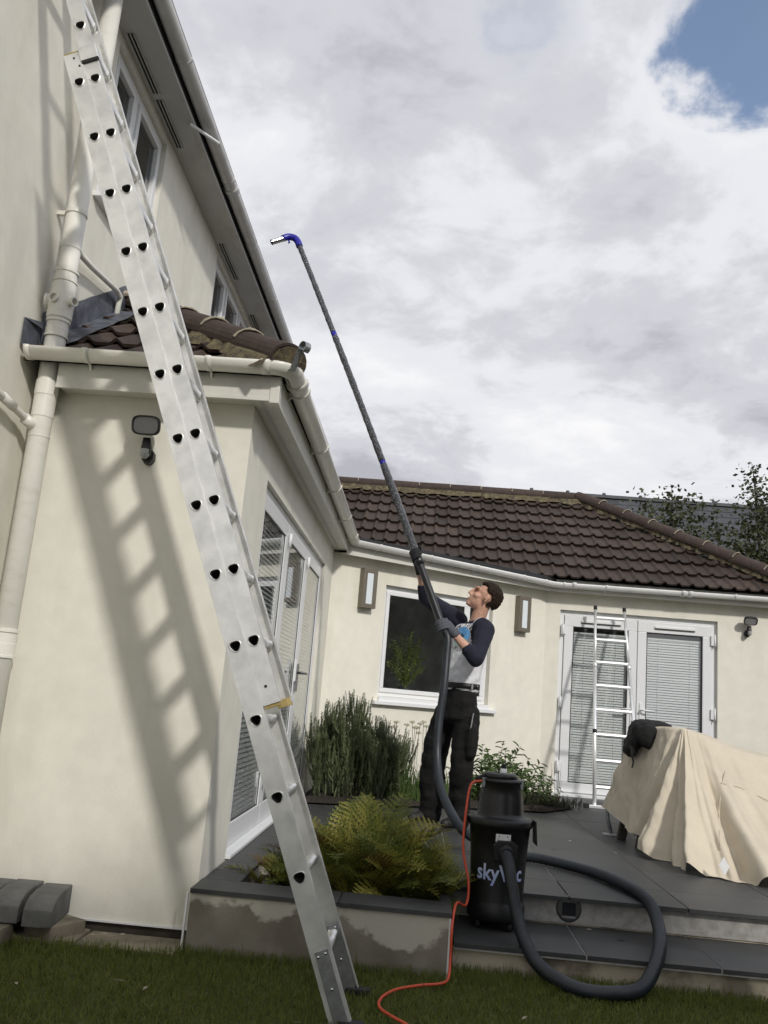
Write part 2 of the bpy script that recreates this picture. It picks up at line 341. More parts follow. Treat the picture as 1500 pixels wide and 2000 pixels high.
def tiled(name, rect, z, sx, sy, ox=0, oy=0, th=.02, holes=(), piece='paving_tile', root=None, keep=None, body_to=0.0, joint=.0034):
    """a slab of grout with every tile a piece of its own laid on it"""
    x0, y0, x1, y1 = rect
    if root is None:
        b = MB(); b.box((x0 + .004, y0 + .006, body_to), (x1, y1, z - .004)); root = b.build(name, M_GROUT); tag(root, kind='structure')
    cache = {}
    nx0 = math.floor((x0 - ox) / sx); ny0 = math.floor((y0 - oy) / sy)
    for i in range(nx0, math.ceil((x1 - ox) / sx)):
        for j in range(ny0, math.ceil((y1 - oy) / sy)):
            a0, a1 = max(x0, ox + i * sx), min(x1, ox + (i + 1) * sx); b0, b1 = max(y0, oy + j * sy), min(y1, oy + (j + 1) * sy)
            if a1 - a0 < .03 or b1 - b0 < .03: continue
            if keep and not keep((a0 + a1) / 2, (b0 + b1) / 2): continue
            w, d = round(a1 - a0 - 2 * joint, 4), round(b1 - b0 - 2 * joint, 4)
            if (w, d) not in cache:
                m = MB(); m.box((-w / 2, -d / 2, -th), (w / 2, d / 2, 0)); cache[(w, d)] = m.mesh(M_SLAB, piece, bevel=.0015)
            inst(cache[(w, d)], piece, root, Matrix.Translation(((a0 + a1) / 2, (b0 + b1) / 2, z + random.uniform(-.0008, .0008))))
    return root
def above_c1(x, y): return (y - 9.02) * .819 - (x + .99) * .574 < .1
patio = tiled('patio', (-.985, 5.35, 6.0, 10.72), ZP, .61, .61, .24, 5.35, keep=above_c1)
tiled('patio', (.24, 4.915, 6.0, 5.35), ZP, .61, .45, .24, 4.90, root=patio)
slabfill = MB(); slabfill.box((.245, 4.96, .14), (6.0, 5.36, ZP - .021)); slabfill.build('grout_bed', M_GROUT, patio)
step = tiled('lower_step', (.24, 4.40, 6.0, 5.02), ZT, .61, .62, .24, 4.40, body_to=.102)
m = MB(); m.box((.24, 4.97, ZT - .02), (6.0, 4.985, ZP - .0215)); m.build('upper_riser', M_CONC2, step)
m = MB(); m.box((.24, 4.435, -.05), (6.0, 4.45, ZT - .0215)); m.build('lower_riser', M_CONC2, step)

# raised planter beside the steps: rendered walls, coping tiles, soil
pl = thing('raised_planter', 'low grey rendered planter with dark tile coping beside the steps, holding the fern', 'planter', (-.38, 4.9, 0))
m = MB(); m.box((-.985, 4.31, -.05), (.212, 4.50, ZP - .021)); m.box((.19, 4.50, -.05), (.212, 5.42, ZP - .021)); m.box((-.985, 4.50, -.05), (-.82, 5.42, ZP - .021)); m.box((-.82, 5.30, -.05), (.19, 5.42, ZP - .021))
m.build('rendered_wall', M_CONC, pl)
for x in (-1.0, .2135):
    m = MB(); m.box((x - .004, 4.303, -.02), (x + .004, 4.318, ZP - .022)); m.build('corner_bead', M_UPVC, pl)
k = 0
def coping(x0, x1, y0, y1):
    m = MB(); m.box((x0 + .002, y0 + .002, ZP - .02), (x1 - .002, y1 - .002, ZP + .001)); m.build('coping_tile', M_SLAB, pl, bevel=.0015)
for a, b in ((-.99, -.30), (-.30, .222)): coping(a, b, 4.296, 4.535)
for y in (4.535, 4.77, 5.0, 5.23): coping(-.985, -.80, y, y + .23)
coping(-.80, -.10, 5.25, 5.46); coping(-.10, .222, 5.25, 5.46); coping(.17, .222, 4.535, 5.25)
m = MB(); m.box((-.83, 4.49, .02), (.20, 5.31, .17)); m.build('planter_soil', M_SOIL, pl)

# flower bed along the angled wall
bed = [(-.98, 7.75), (-.35, 8.0), (.25, 8.35), (.75, 8.55), (1.25, 8.72), (1.62, 9.3), (1.56, 10.3), (1.42, 10.70), (-.985, 9.01)]
bm = bmesh.new(); vs = [bm.verts.new((x, y, ZP + .015)) for x, y in bed]; f = bm.faces.new(vs); bmesh.ops.triangulate(bm, faces=[f]); bmesh.ops.subdivide_edges(bm, edges=bm.edges[:], cuts=6, use_grid_fill=True)
for v in bm.verts:
    if not v.is_boundary: v.co.z += .02 + random.uniform(0, .03)
me = bpy.data.meshes.new('flower_bed_soil'); bm.to_mesh(me); bm.free(); tag(obj('flower_bed_soil', me, None, M_SOIL), kind='structure')

# pale slabs along the foot of the wall at left
sl = MB(); sl.box((-2.2, 4.20, -.04), (-1.005, 4.56, .004)); sl = sl.build('slab_path', M_SOIL); tag(sl, kind='structure')
for x0, x1, y0 in ((-2.195, -1.82, 4.22), (-1.81, -1.47, 4.215), (-1.46, -1.01, 4.20)):
    m = MB(); m.box((x0, y0, -.02), (x1, 4.44, .022 + random.uniform(-.004, .004))); m.build('paving_slab', M_PALE, sl, bevel=.006)

# ------------------------------------------------------------ walls, windows, doors
ZUP = V((0, 0, 1))
def wall(p0, u, n, Wd, z0, z1, opens, th=.25):
    """rendered wall with real openings: outer face, inner face and reveals"""
    p0, u, n = V(p0), V(u), V(n); m = MB()
    us = sorted({0, Wd} | {o[0] for o in opens} | {o[1] for o in opens}); zs = sorted({z0, z1} | {o[2] for o in opens} | {o[3] for o in opens})
    P = lambda a, z, d=0: V((p0.x, p0.y, 0)) + u * a + ZUP * z - n * d
    for a, b in zip(us, us[1:]):
        for c, d in zip(zs, zs[1:]):
            if any(o[0] < (a + b) / 2 < o[1] and o[2] < (c + d) / 2 < o[3] for o in opens): continue
            m.quad(P(a, c), P(b, c), P(b, d), P(a, d)); m.quad(P(a, c, th), P(a, d, th), P(b, d, th), P(b, c, th))
    for a, b, c, d in opens:
        for (e, g), (h, i) in (((a, c), (b, c)), ((b, c), (b, d)), ((b, d), (a, d)), ((a, d), (a, c))): m.quad(P(e, g), P(e, g, th), P(h, i, th), P(h, i))
    m.quad(P(0, z0), P(Wd, z0), P(Wd, z0, th), P(0, z0, th)); m.quad(P(0, z1), P(Wd, z1), P(Wd, z1, th), P(0, z1, th))
    return m
class Fr:
    """local frame on a wall: a along it, z up, d out of it"""
    def __init__(s, p0, u, n): s.o = V((p0[0], p0[1], 0)); s.u = V(u); s.n = V(n)
    def box(s, m, a, b): return m.obox(s.o, s.u, s.n, ZUP, (a[0], a[1], a[2]), (b[0], b[1], b[2]))      # (along, out, up)
    def pt(s, a, d, z): return s.o + s.u * a + s.n * d + ZUP * z
    def ring(s, m, a0, a1, z0, z1, w, d0, d1, wb=None, wt=None):
        wb = w if wb is None else wb; wt = w if wt is None else wt
        s.box(m, (a0, d0, z0), (a1, d1, z0 + wb)); s.box(m, (a0, d0, z1 - wt), (a1, d1, z1)); s.box(m, (a0, d0, z0 + wb), (a0 + w, d1, z1 - wt)); s.box(m, (a1 - w, d0, z0 + wb), (a1, d1, z1 - wt)); return m
def blind(fr, parent, a0, a1, z0, z1, d, gap=.030, open_top=.0, ang=-62):
    m = MB(); nsl = int((z1 - z0 - open_top) / gap); c, s_ = math.cos(R(ang)), math.sin(R(ang))
    for k in range(nsl):
        z = z0 + gap * (k + .5); jit = random.uniform(-.0015, .0015)
        p = [fr.pt(a, d + e * .0165 * c, z + jit + e * .0165 * s_ + (0.0005 if e > 0 else 0)) for a, e in ((a0, -1), (a1, -1), (a1, 1), (a0, 1))]; m.add(p, [(0, 1, 2, 3)])
    for a in (a0 + .22 * (a1 - a0), a1 - .2 * (a1 - a0)): fr.box(m, (a - .0015, d + .011, z0), (a + .0015, d + .013, z1 - open_top))
    fr.box(m, (a0, d - .012, z0 - .002), (a1, d + .012, z0 + .012)); fr.box(m, (a0, d - .012, z1 - .02 - open_top), (a1, d + .012, z1 - open_top))
    return tag(m.build('blind', M_BLIND, parent), kind='stuff')
def room(parent, fr, a0, a1, z0, z1, d0, d1, mt=None):
    """dark room behind an opening"""
    m = MB(); m.obox(fr.o, fr.u, fr.n, ZUP, (a0, -d1, z0), (a1, -d0, z1)); me = m.mesh(mt or M_ROOM, 'room')
    bm = bmesh.new(); bm.from_mesh(me)
    for f in list(bm.faces):
        if (f.calc_center_median() - fr.pt((a0 + a1) / 2, -d0, (z0 + z1) / 2)).length < .01: bm.faces.remove(f)
    bm.to_mesh(me); bm.free(); return obj('room', me, parent)

# --- main house at left
house = thing('house', 'tall cream rendered house at left with grey soffit, soil pipe and upstairs windows', 'house', (-2.2, 4, 0))
XL = -2.2; frL = Fr((XL, 0), (0, 1, 0), (1, 0, 0))
WIN1 = (4.80, 5.86, 4.08, 5.15); WIN2 = (7.56, 9.75, 4.25, 5.16)
wall((XL, -1.5), (0, 1, 0), (1, 0, 0), 16, -.05, 5.24, [(a + 1.5, b + 1.5, c, d) for a, b, c, d in (WIN1, WIN2)]).build('wall', M_CREAM, house)
def up_window(a0, a1, z0, z1, muls):
    w = MB(); frL.ring(w, a0, a1, z0, z1, .055, -.10, -.035); prev = a0 + .055
    for c in muls: frL.box(w, (c - .035, -.10, z0 + .055), (c + .035, -.035, z1 - .055))
    f = w.build('window', M_UPVC, house, bevel=.004)
    edges = [a0 + .055] + sum(([c - .035, c + .035] for c in muls), []) + [a1 - .055]
    for k in range(0, len(edges), 2):
        s = MB(); frL.ring(s, edges[k] + .001, edges[k + 1] - .001, z0 + .056, z1 - .056, .045, -.085, -.02); s.build('sash', M_UPVC, f, bevel=.005)
        g = MB(); frL.box(g, (edges[k] + .046, -.06, z0 + .10), (edges[k + 1] - .046, -.055, z1 - .10)); g.build('pane', M_GLASSU, f)
    s = MB(); frL.box(s, (a0 - .04, -.09, z0 - .035), (a1 + .04, .05, z0 - .002)); s.build('sill', M_UPVC, f, bevel=.004)
    h = MB(); frL.box(h, (edges[1] - .03, -.02, z0 + .42), (edges[1] - .012, .0, z0 + .50)); h.build('hinge', M_UPVC, f)
    room(house, frL, a0 - .3, a1 + .3, z0 - .3, z1 + .04, .26, 2.0)
    return f
up_window(*WIN1, [5.27]); up_window(*WIN2, [8.10, 8.72, 9.25])
m = MB(); m.box((XL, -1.5, 5.22), (-1.955, 14.5, 5.238)); m.box((-1.967, -1.5, 5.208), (-1.952, 14.5, 5.22)); m.build('soffit', M_SOFFIT, house)
for a, b in ((4.80, 5.36), (5.44, 5.98), (7.45, 8.15), (9.0, 9.65)):
    m = MB(); m.box((-2.165, a, 5.212), (-2.125, b, 5.219)); v = m.build('soffit_vent', M_DARK, house)
    m = MB(); [m.box((x0, a - .008, 5.206), (x0 + .007, b + .008, 5.2195)) for x0 in (-2.172, -2.149, -2.125)]; m.build('vent_frame', M_SOFFIT, v)
m = MB(); m.box((-1.975, -1.5, 5.24), (-1.955, 14.5, 5.36)); m.build('fascia', M_FELT_SHADE, house)  # near-black colour stands in for the shade between soffit and gutter
m = MB(); m.prism([(-1.86, -1.5, 5.345), (-1.86, -1.5, 5.37), (-6.0, -1.5, 8.1), (-6.0, -1.5, 8.06)], (0, 16, 0)); m.build('roof', M_TILE, house)

def gutter(path, r, mt, name, parent, th=.004):
    """half-round trough swept along a path of points at its rim"""
    P = [V(p) for p in path]; m = MB(); m.smooth = True; nn = 12; vs = []
    for i, p in enumerate(P):
        a = (P[i] - P[i - 1]).normalized() if i else (P[1] - P[0]).normalized(); b = (P[i + 1] - P[i]).normalized() if i < len(P) - 1 else a
        t = (a + b).normalized(); s = t.cross(ZUP).normalized() / max(.3, math.sqrt((1 + a.dot(b)) / 2))
        for rr in (r, r - th):
            for k in range(nn + 1): w = PI * k / nn; vs.append(p + s * (rr * math.cos(w)) - ZUP * (rr * math.sin(w)))
    q = 2 * (nn + 1); fs = []
    for i in range(len(P) - 1):
        for k in range(nn):
            fs.append((i * q + k, i * q + k + 1, (i + 1) * q + k + 1, (i + 1) * q + k)); e = nn + 1
            fs.append((i * q + e + k, (i + 1) * q + e + k, (i + 1) * q + e + k + 1, i * q + e + k + 1))
        for k, e in ((0, nn + 1), (nn, 2 * nn + 1)): fs.append((i * q + k, (i + 1) * q + k, (i + 1) * q + e, i * q + e))
    m.add(vs, fs)
    for base in (0, (len(P) - 1) * q): m.f.append(tuple(base + k for k in range(nn + 1))); m.mi.append(0); m.sm.append(False)
    return m.build(name, mt, parent)
def band(c, t, r, w, mt, name, parent, lip=.006, back=None):
    """collar round the trough, with an arm back to the fascia"""
    c, t = V(c), V(t).normalized(); g = gutter([c - t * w / 2 + ZUP * .003, c + t * w / 2 + ZUP * .003], r + lip, mt, name, parent, lip + .001)
    if back is not None:
        s = V(back).normalized(); m = MB()
        m.prism([c + s * r * .55 - ZUP * r * .9 - t * .006, c + s * (r + .035) - ZUP * (r + .045) - t * .006, c + s * (r + .035) + ZUP * 0 - t * .006, c + s * r * .98 - t * .006], t * .012)
        m.build('bracket_arm', mt, g)
    return g
gl = gutter([(-1.897, -1.5, 5.315), (-1.897, 14.5, 5.315)], .056, M_GUTG, 'gutter', house)
for y in (5.12, 6.52, 7.60, 8.75, 10.2, 11.6): band((-1.897, y, 5.315), (0, 1, 0), .056, .028, M_GUTG, 'gutter_clip', gl, .004)
band((-1.897, 6.66, 5.315), (0, 1, 0), .056, .07, M_GUTG, 'gutter_union', gl, .009)
m = MB(); m.cyl((-1.98, 5.66, 5.20), (-1.83, 5.93, 5.235), .012, 12); m.build('overflow_pipe', M_UPVC, house)

# soil pipe with its sockets, bosses and brackets
px, py = -2.092, 4.372
sp = MB(); sp.smooth = True; sp.tube([(px, py, .02), (px, py, 5.22)], .055, 24); sp = sp.build('soil_pipe', M_GUT, house)
def collar(z0, z1, r, nm='pipe_socket', lips=True):
    m = MB(); m.smooth = False; h = z1 - z0
    pr = [(.054, 0), (r + .002, 0), (r + .002, .012), (r - .002, .014), (r - .002, h * .5), (r - .004, h * .5 + .003), (r - .004, h - .016), (r + .002, h - .014), (r + .002, h), (.054, h + .004)] if lips else [(.054, 0), (r, 0), (r, h), (.054, h)]
    m.lathe((px, py, z0), pr, 28); return m.build(nm, M_GUT, sp)
collar(1.245, 1.385, .062); collar(2.50, 2.62, .0575, lips=False); collar(2.62, 2.70, .060, lips=False); collar(2.95, 3.05, .061); collar(3.27, 3.34, .063); collar(4.52, 4.55, .060, lips=False); collar(3.47, 3.475, .0575, lips=False); collar(2.39, 2.395, .0575, lips=False)
m = MB(); m.lathe((px, py, 3.05), [(.056, 0), (.066, .01), (.068, .10), (.066, .21), (.057, .22)], 28)
m.smooth = True
m.build('boss_fitting', M_GUT, sp)
for d, r, L in (((-.15, -1, 0), .024, .085), ((1, -.45, -.05), .022, .10), ((-1, -.25, 0), .04, .085)):
    m = MB(); c = V((px, py, 3.155)); d = V(d).normalized(); m.lathe(c, [(r, .02), (r, L - .014), (r + .003, L - .014), (r + .003, L), (r - .003, L), (r - .003, L - .03), (.001, L - .03)], 20, d); m.build('boss_socket', M_GUT, sp)
for z in (3.69,):
    m = MB(); m.lathe((px, py, z - .012), [(.055, 0), (.060, 0), (.060, .024), (.055, .024)], 28); m.box((XL, py - .012, z - .012), (px - .05, py + .012, z + .012)); m.build('pipe_bracket', M_GUT, sp)
# waste pipes
m = MB(); m.smooth = True; m.tube([(-2.150, -1.5, 2.78), (-2.150, 4.0, 2.502), (-2.148, 4.25, 2.478), (-2.115, 4.345, 2.445)], .020, 16); wp = m.build('waste_pipe', M_GUT, house)
for a, b, r in (((-2.150, 4.04, 2.50), (-2.149, 4.16, 2.487), .0245), ((-2.140, 4.28, 2.466), (-2.105, 4.36, 2.437), .030)):
    m = MB(); m.smooth = True; m.cyl(a, b, r, 18); m.build('pipe_socket', M_GUT, wp)
m = MB(); m.smooth = True; m.tube([(-2.13, 4.42, 3.545), (-2.15, 4.80, 3.59), (-2.15, 5.22, 3.648), (-2.15, 5.30, 3.64), (-2.16, 5.315, 3.60), (-2.165, 5.315, 3.42)], .0185, 14); m.build('waste_pipe', M_GUT, house)

# --- single storey extension with the sunlit end wall
ext = thing('extension', 'cream single storey extension with tiled hip roof and white folding doors', 'extension', (-1.5, 6, 0))
XB, YA = -.99, 4.459
wall((XL, YA), (1, 0, 0), (0, -1, 0), XB - XL, .062, 2.70, []).build('wall', M_CREAM, ext)
DB = (5.05 - YA, 8.36 - YA, ZP + .002, 2.415)
wall((XB, YA), (0, 1, 0), (1, 0, 0), 9.02 - YA, .062, 2.70, [DB]).build('wall', M_CREAM, ext)
m = MB(); m.box((XL, YA + .02, -.05), (XB - .02, YA + .24, .0618)); m.build('plinth', M_PLINTH, ext)
m = MB(); m.box((XL, YA - .012, .056), (-.995, YA - .001, .064)); m.build('bell_bead', M_UPVC, ext)
# doors in three folding leaves
frB = Fr((XB, 0), (0, 1, 0), (1, 0, 0))
door = thing('x', 'x', 'x', (XB, 6.7, ZP)); door.name = 'folding_door'; WL['folding_door'] = V((XB, 6.7, ZP)); [door.__delitem__(k) for k in ('label', 'category')]; door.parent = ext; door.location = V((XB, 6.7, ZP)) - WL['extension']
DD = -.028
m = MB(); frB.ring(m, 5.055, 8.355, ZP + .004, 2.412, .05, DD - .07, DD - .005, wb=.03); m.build('frame', M_UPVC, door, bevel=.003)
m = MB(); frB.box(m, (5.052, DD - .06, ZP + .003), (8.358, DD + .055, ZP + .022)); m.build('threshold', M_UPVC, door, bevel=.003)
for k in range(3):
    a0 = 5.108 + k * 1.066; a1 = a0 + 1.062
    m = MB(); frB.ring(m, a0, a1, ZP + .04, 2.36, .095, DD - .055, DD + .004, wb=.13); leaf = m.build('door_leaf', M_UPVC, door, bevel=.006)
    m = MB(); frB.box(m, (a0 + .096, DD - .012, ZP + .171), (a1 - .096, DD - .006, 2.264)); m.build('pane', M_GLASSD, door)
    m = MB(); frB.ring(m, a0 + .0955, a1 - .0955, ZP + .1705, 2.2645, .008, DD - .0055, DD - .003); m.build('gasket', M_RUBBER, door)
    blind(frB, door, a0 + .10, a1 - .10, ZP + .175, 2.26, DD - .034, open_top=0)
for y, dr in ((7.20, -1), (7.275, 1)):
    m = MB(); frB.box(m, (y - .014, DD + .012, 1.20), (y + .014, DD + .022, 1.42)); m.smooth = True; p = frB.pt(y, DD + .02, 1.35); m.tube([p, p + V((.05, 0, 0)), p + V((.055, dr * .02, 0)), p + V((.055, dr * .13, 0))], .010, 10); m.build('handle', M_HANDLE, door)
m = MB(); frB.box(m, (7.05, DD + .012, 1.28), (7.078, DD + .03, 1.45)); m.build('catch', M_UPVC, door)
for y in (6.16, 7.22):
    for z in (.55, 2.2):
        m = MB(); m.smooth = True; c = frB.pt(y + .01, DD + .02, z); m.cyl(c, c + V((0, 0, .10)), .012, 10); m.build('hinge', M_UPVC, door)
room(ext, frB, 5.0 , 8.6, 0.2, 2.5, .26, 2.6, M_ROOM)

# eaves: soffit, fascia, gutter round both sides; then the angled wall's
C1a = R(35); T1 = V((math.cos(C1a), math.sin(C1a), 0)); N1 = V((T1.y, -T1.x, 0)); P1 = V((XB, 9.02, 0))
BEND = V((1.45, 10.73, 0))
YE, XE = YA - .135, XB + .135
m = MB(); m.box((-2.02, YE, 2.672), (XB + .003, YA - .001, 2.682)); m.box((XB + .001, YE, 2.672), (XE, 9.05, 2.682)); m.build('soffit', M_FASCIA, ext)
m = MB(); m.box((-2.02, YE - .012, 2.655), (XE + .012, YE, 2.80)); m.box((XE, YE, 2.655), (XE + .012, 8.95, 2.80)); m.box((-2.02, YE - .016, 2.655), (XE + .016, YE - .011, 2.675)); m.build('fascia', M_FASCIA, ext, bevel=.002)
m = MB(); m.box((XE - .055, YE + .001, 2.652), (XE + .018, YE + .03, 2.80)); m.box((XE - .03, YE - .018, 2.645), (XE + .02, YE + .04, 2.79)); m.build('fascia_corner', M_FASCIA, ext, bevel=.004)
v = MB(); v.smooth = False; v.box((-2.0, YE + .004, 2.6695), (XE - .06, YE + .026, 2.6725)); v = v.build('soffit_vent', M_FASCIA, ext)
m = MB(); x = -1.99
while x < XE - .08: m.prism([(x, YE + .005, 2.6690), (x + .006, YE + .005, 2.6690), (x + .012, YE + .025, 2.6690), (x + .006, YE + .025, 2.6690)], (0, 0, -.0006)); x += .0125
tag(m.build('vent_slot', M_DARK, v), kind='stuff')
m = MB(); m.box((XB + .04, YE + .05, 2.6700), (XB + .062, 8.9, 2.6715)); m.build('soffit_groove', M_SOFFIT, ext)
zg = 2.835; yG, xG = YE - .075, XE + .072; rc = .085
arc = [(xG - rc + rc * math.sin(t), yG + rc - rc * math.cos(t), zg) for t in np.linspace(0, PI / 2, 9)]
JN = V((xG, 8.86, 0)); JN.y = P1.y + N1.y * .205 + (xG - (P1.x + N1.x * .205)) * T1.y / T1.x
ge = gutter([(-2.165, yG, zg)] + arc + [(xG, JN.y, 2.775)], .056, M_GUT, 'gutter', ext)
m = MB(); m.lathe((-2.168, yG, zg), [(.001, 0), (.058, 0), (.060, .02), (.056, .02)], 24, (1, 0, 0)); bm_ = m
bmv = [v for v in m.v]; ge_cap = MB(); gutter([(-2.170, yG, zg + .002), (-2.140, yG, zg + .002)], .061, M_GUT, 'gutter_stop_end', ge)
for x, w, bk in ((-1.845, .030, 1), (-1.20, .030, 1), (-.905, .045, 0)): band((x, yG, zg), (1, 0, 0), .056, w, M_GUT, 'gutter_bracket', ge, .005, (0, 1, 0) if bk else None)
for y in (4.60, 5.65, 6.70, 7.75, 8.62): band((xG, y, zg - (y - 4.3) * .0128), (0, 1, 0), .056, .030, M_GUT, 'gutter_bracket', ge, .007, (-1, 0, 0))
band((xG, 4.48, zg), (0, 1, 0), .056, .07, M_GUT, 'gutter_union', ge, .009)

# --- roof tiles
PITCH = R(33); TW, GAU = .322, .345
def tile_mesh(mt, L=.425):
    xs = np.linspace(-.165, .165, 23); v = []; f = []
    def prof(x):
        ph = ((x + .165) / .161) % 1.0; d = abs(ph - .24)
        return .030 * (math.cos(PI * d / .26) * .5 + .5 if d < .26 else 0)
    n = len(xs)
    for x in xs: v.append((x, 0, prof(x) - .020))
    for x in xs: v.append((x, -.004, prof(x)))
    for x in xs: v.append((x, L, prof(x) - .012))
    for k in range(n - 1): f += [(k, k + 1, n + k + 1, n + k), (n + k, n + k + 1, 2 * n + k + 1, 2 * n + k)]
    f += [(0, n, 2 * n), (n - 1, 3 * n - 1, 2 * n - 1)]
    me = bpy.data.meshes.new('roof_tile'); me.from_pydata(v, [], f); me.materials.append(mt)
    return me
TM = tile_mesh(M_TILE)
def roof_tiles(parent, e0, along, upd, length, rows, keep_n=None, keep_d=0, merge=False, skip=None):
    """tiles from eave point e0, running along `along`, climbing towards plan direction `upd`; cut where plan n.p > d"""
    e0, al, ud = V(e0), V(along).normalized(), V(upd).normalized()
    sl = (ud * math.cos(PITCH) + ZUP * math.sin(PITCH)).normalized(); nr = al.cross(sl).normalized()
    if nr.z < 0: nr = -nr
    tilt = math.asin(.026 / GAU); cnt = 0; big = bmesh.new() if merge else None
    for r in range(rows):
        for c in range(int(length / TW) + 1):
            o = e0 + al * ((c + .5) * TW) + sl * (r * GAU) + nr * .028
            y2 = (sl * math.cos(tilt) - nr * math.sin(tilt)).normalized(); z2 = al.cross(y2); z2 = z2 if z2.z > 0 else -z2
            xx = y2.cross(z2); mw = Matrix((xx, y2, z2)).transposed().to_4x4() @ Matrix.Rotation(random.uniform(-.004, .004), 4, 'Z'); mw.translation = o + nr * random.uniform(-.002, .002)
            me = TM
            if keep_n is not None:
                kn = V(keep_n); ds = [kn.dot(mw @ v.co) - keep_d for v in TM.vertices]
                if min(ds) > 0: continue
                if max(ds) > 0:
                    bm = bmesh.new(); bm.from_mesh(TM); bm.transform(mw)
                    bmesh.ops.bisect_plane(bm, geom=bm.verts[:] + bm.edges[:] + bm.faces[:], plane_co=kn * (keep_d / kn.length_squared), plane_no=kn, clear_outer=True); bm.transform(mw.inverted())
                    if not bm.faces: bm.free(); continue
                    me = bpy.data.meshes.new('roof_tile'); bm.to_mesh(me); bm.free(); me.materials.append(M_TILE) if not me.materials else None
            if merge:
                t = me.copy(); t.transform(mw); big.from_mesh(t); bpy.data.meshes.remove(t)
            else: inst(me, 'roof_tile', parent, mw)
            cnt += 1
    if merge:
        me = bpy.data.meshes.new('tile_courses'); big.to_mesh(me); big.free(); me.materials.append(M_TILE) if not me.materials else None
        tag(obj('tile_courses', me, parent), kind='stuff')
    return cnt
def half_tile(a, b, r, mt, name, parent, sag=0, n=12):
    """half-round ridge or hip tile from a to b"""
    a, b = V(a), V(b); t = (b - a).normalized(); s = t.cross(ZUP).normalized(); q = s.cross(t); m = MB(); m.smooth = False; vs = []
    for p in (a, b):
        for rr in (r, r - .016):
            for k in range(n + 1): w = PI * (-.06 + 1.12 * k / n); vs.append(p + s * rr * math.cos(w) + q * (rr * .85 * math.sin(w)))
    e = n + 1; fs = []
    for k in range(n): fs += [(k, k + 1, 2 * e + k + 1, 2 * e + k), (e + k, 3 * e + k, 3 * e + k + 1, e + k + 1), (k, e + k, e + k + 1, k + 1), (2 * e + k, 2 * e + k + 1, 3 * e + k + 1, 3 * e + k)]
    for k in (0, n): fs.append((k, 2 * e + k, 3 * e + k, e + k))
    m.add(vs, fs); return m.build(name, mt, parent)
def mortar_ring(c, t, r, parent):
    m = MB(); c, t = V(c), V(t).normalized(); s = t.cross(ZUP).normalized(); q = s.cross(t); pts = [c + s * r * math.cos(w) + q * r * .85 * math.sin(w) for w in np.linspace(.25, PI - .25, 9)]
    m.tube(pts, [.004 + random.uniform(0, .005) for _ in pts], 6); return m.build('mortar_joint', M_MORTARW, parent)
def mortar_bed(a, b, side, w, parent, seg=28, th=.03):
    a, b, side = V(a), V(b), V(side); m = MB(); vs = []
    for k in range(seg + 1):
        p = a.lerp(b, k / seg); q = w * random.uniform(.6, 1.25)
        vs += [p + ZUP * .03, p + side * q * .6 + ZUP * (.02 + random.uniform(0, .012)), p + side * q - ZUP * .02]
    m.add(vs, [(3 * k + j, 3 * k + j + 1, 3 * k + j + 4, 3 * k + j + 3) for k in range(seg) for j in (0, 1)]); return m.build('mortar_bed', M_MORTAR, parent)
tanp = math.tan(PITCH)
def part_empty(name, parent, loc):
    o = bpy.data.objects.new(name, None); link(o); o.parent = parent; WL[o.name] = V(loc); o.location = V(loc) - WL[parent.name]; o.empty_display_size = .1; return o
# extension: slope above the end wall, slope above the doors
EY, EX, EZ = YE - .06, XE + .055, 2.80
HD = (EX + EY)                                           # plan line of the hip: x + y = HD
m = MB(); m.add([(XL, EY + .02, EZ - .02), (EX, EY + .02, EZ - .02), (XL, EY + (EX - XL), EZ + (EX - XL) * tanp - .02), (EX, 12.5, EZ - .02), (XL, 12.5, EZ + (EX - XL) * tanp - .02)], [(0, 1, 2), (1, 3, 4, 2)]); rfA = m.build('roof', M_FELT_SHADE, ext)
roof_tiles(rfA, (XL + .02, EY, EZ), (1, 0, 0), (0, 1, 0), EX - XL, 5, (1, 1, 0), HD)
roof_tiles(rfA, (EX, EY - .3, EZ), (0, 1, 0), (-1, 0, 0), 8.3, 5, (-1, -1, 0), -HD, merge=True)
hA, hB = V((EX + .0, EY + .0, EZ + .045)), V((XL + .04, EY + (EX - XL) - .04, EZ + (EX - XL) * tanp + .015)); hn = 5
for k in range(hn):
    a, b = hA.lerp(hB, k / hn), hA.lerp(hB, (k + 1) / hn + .01); a2 = a + V((0, 0, .012))
    half_tile(a2, b, .115, M_RIDGE, 'hip_tile', ext)
    if k: mortar_ring(a2, b - a, .119, ext)
mortar_bed(hA - V((.05, .05, .0)), hB, (-.10, -.07, -.06), 1.0, ext)
m = MB(); vs = []; t = (hB - hA).normalized(); s = t.cross(ZUP).normalized(); q = s.cross(t)
m.add([hA - t * .004 - q * .02] + [hA - t * (.004 + random.uniform(0, .008)) + s * .108 * math.cos(w) + q * .092 * math.sin(w) for w in np.linspace(-.1, PI + .1, 14)], [(0, k, k + 1) for k in range(1, 14)]); m.build('mortar_plug', M_MORTAR, ext)
m = MB(); d = -t; p = hA + d * .01
scroll = [p + q * -.03 + d * .0, p + d * .05 + q * -.02, p + d * .055 + q * .08] + [p + d * (.055 - .0 + .03 * (1 - math.cos(w))) + q * (.11 + .028 * math.sin(w)) for w in np.linspace(-.6, 4.2, 12)]
for a, b in zip(scroll, scroll[1:]): m.prism([a - s * .017, a + s * .017, b + s * .017, b - s * .017], (d * .004))
m.build('hip_iron', M_STEEL, ext)
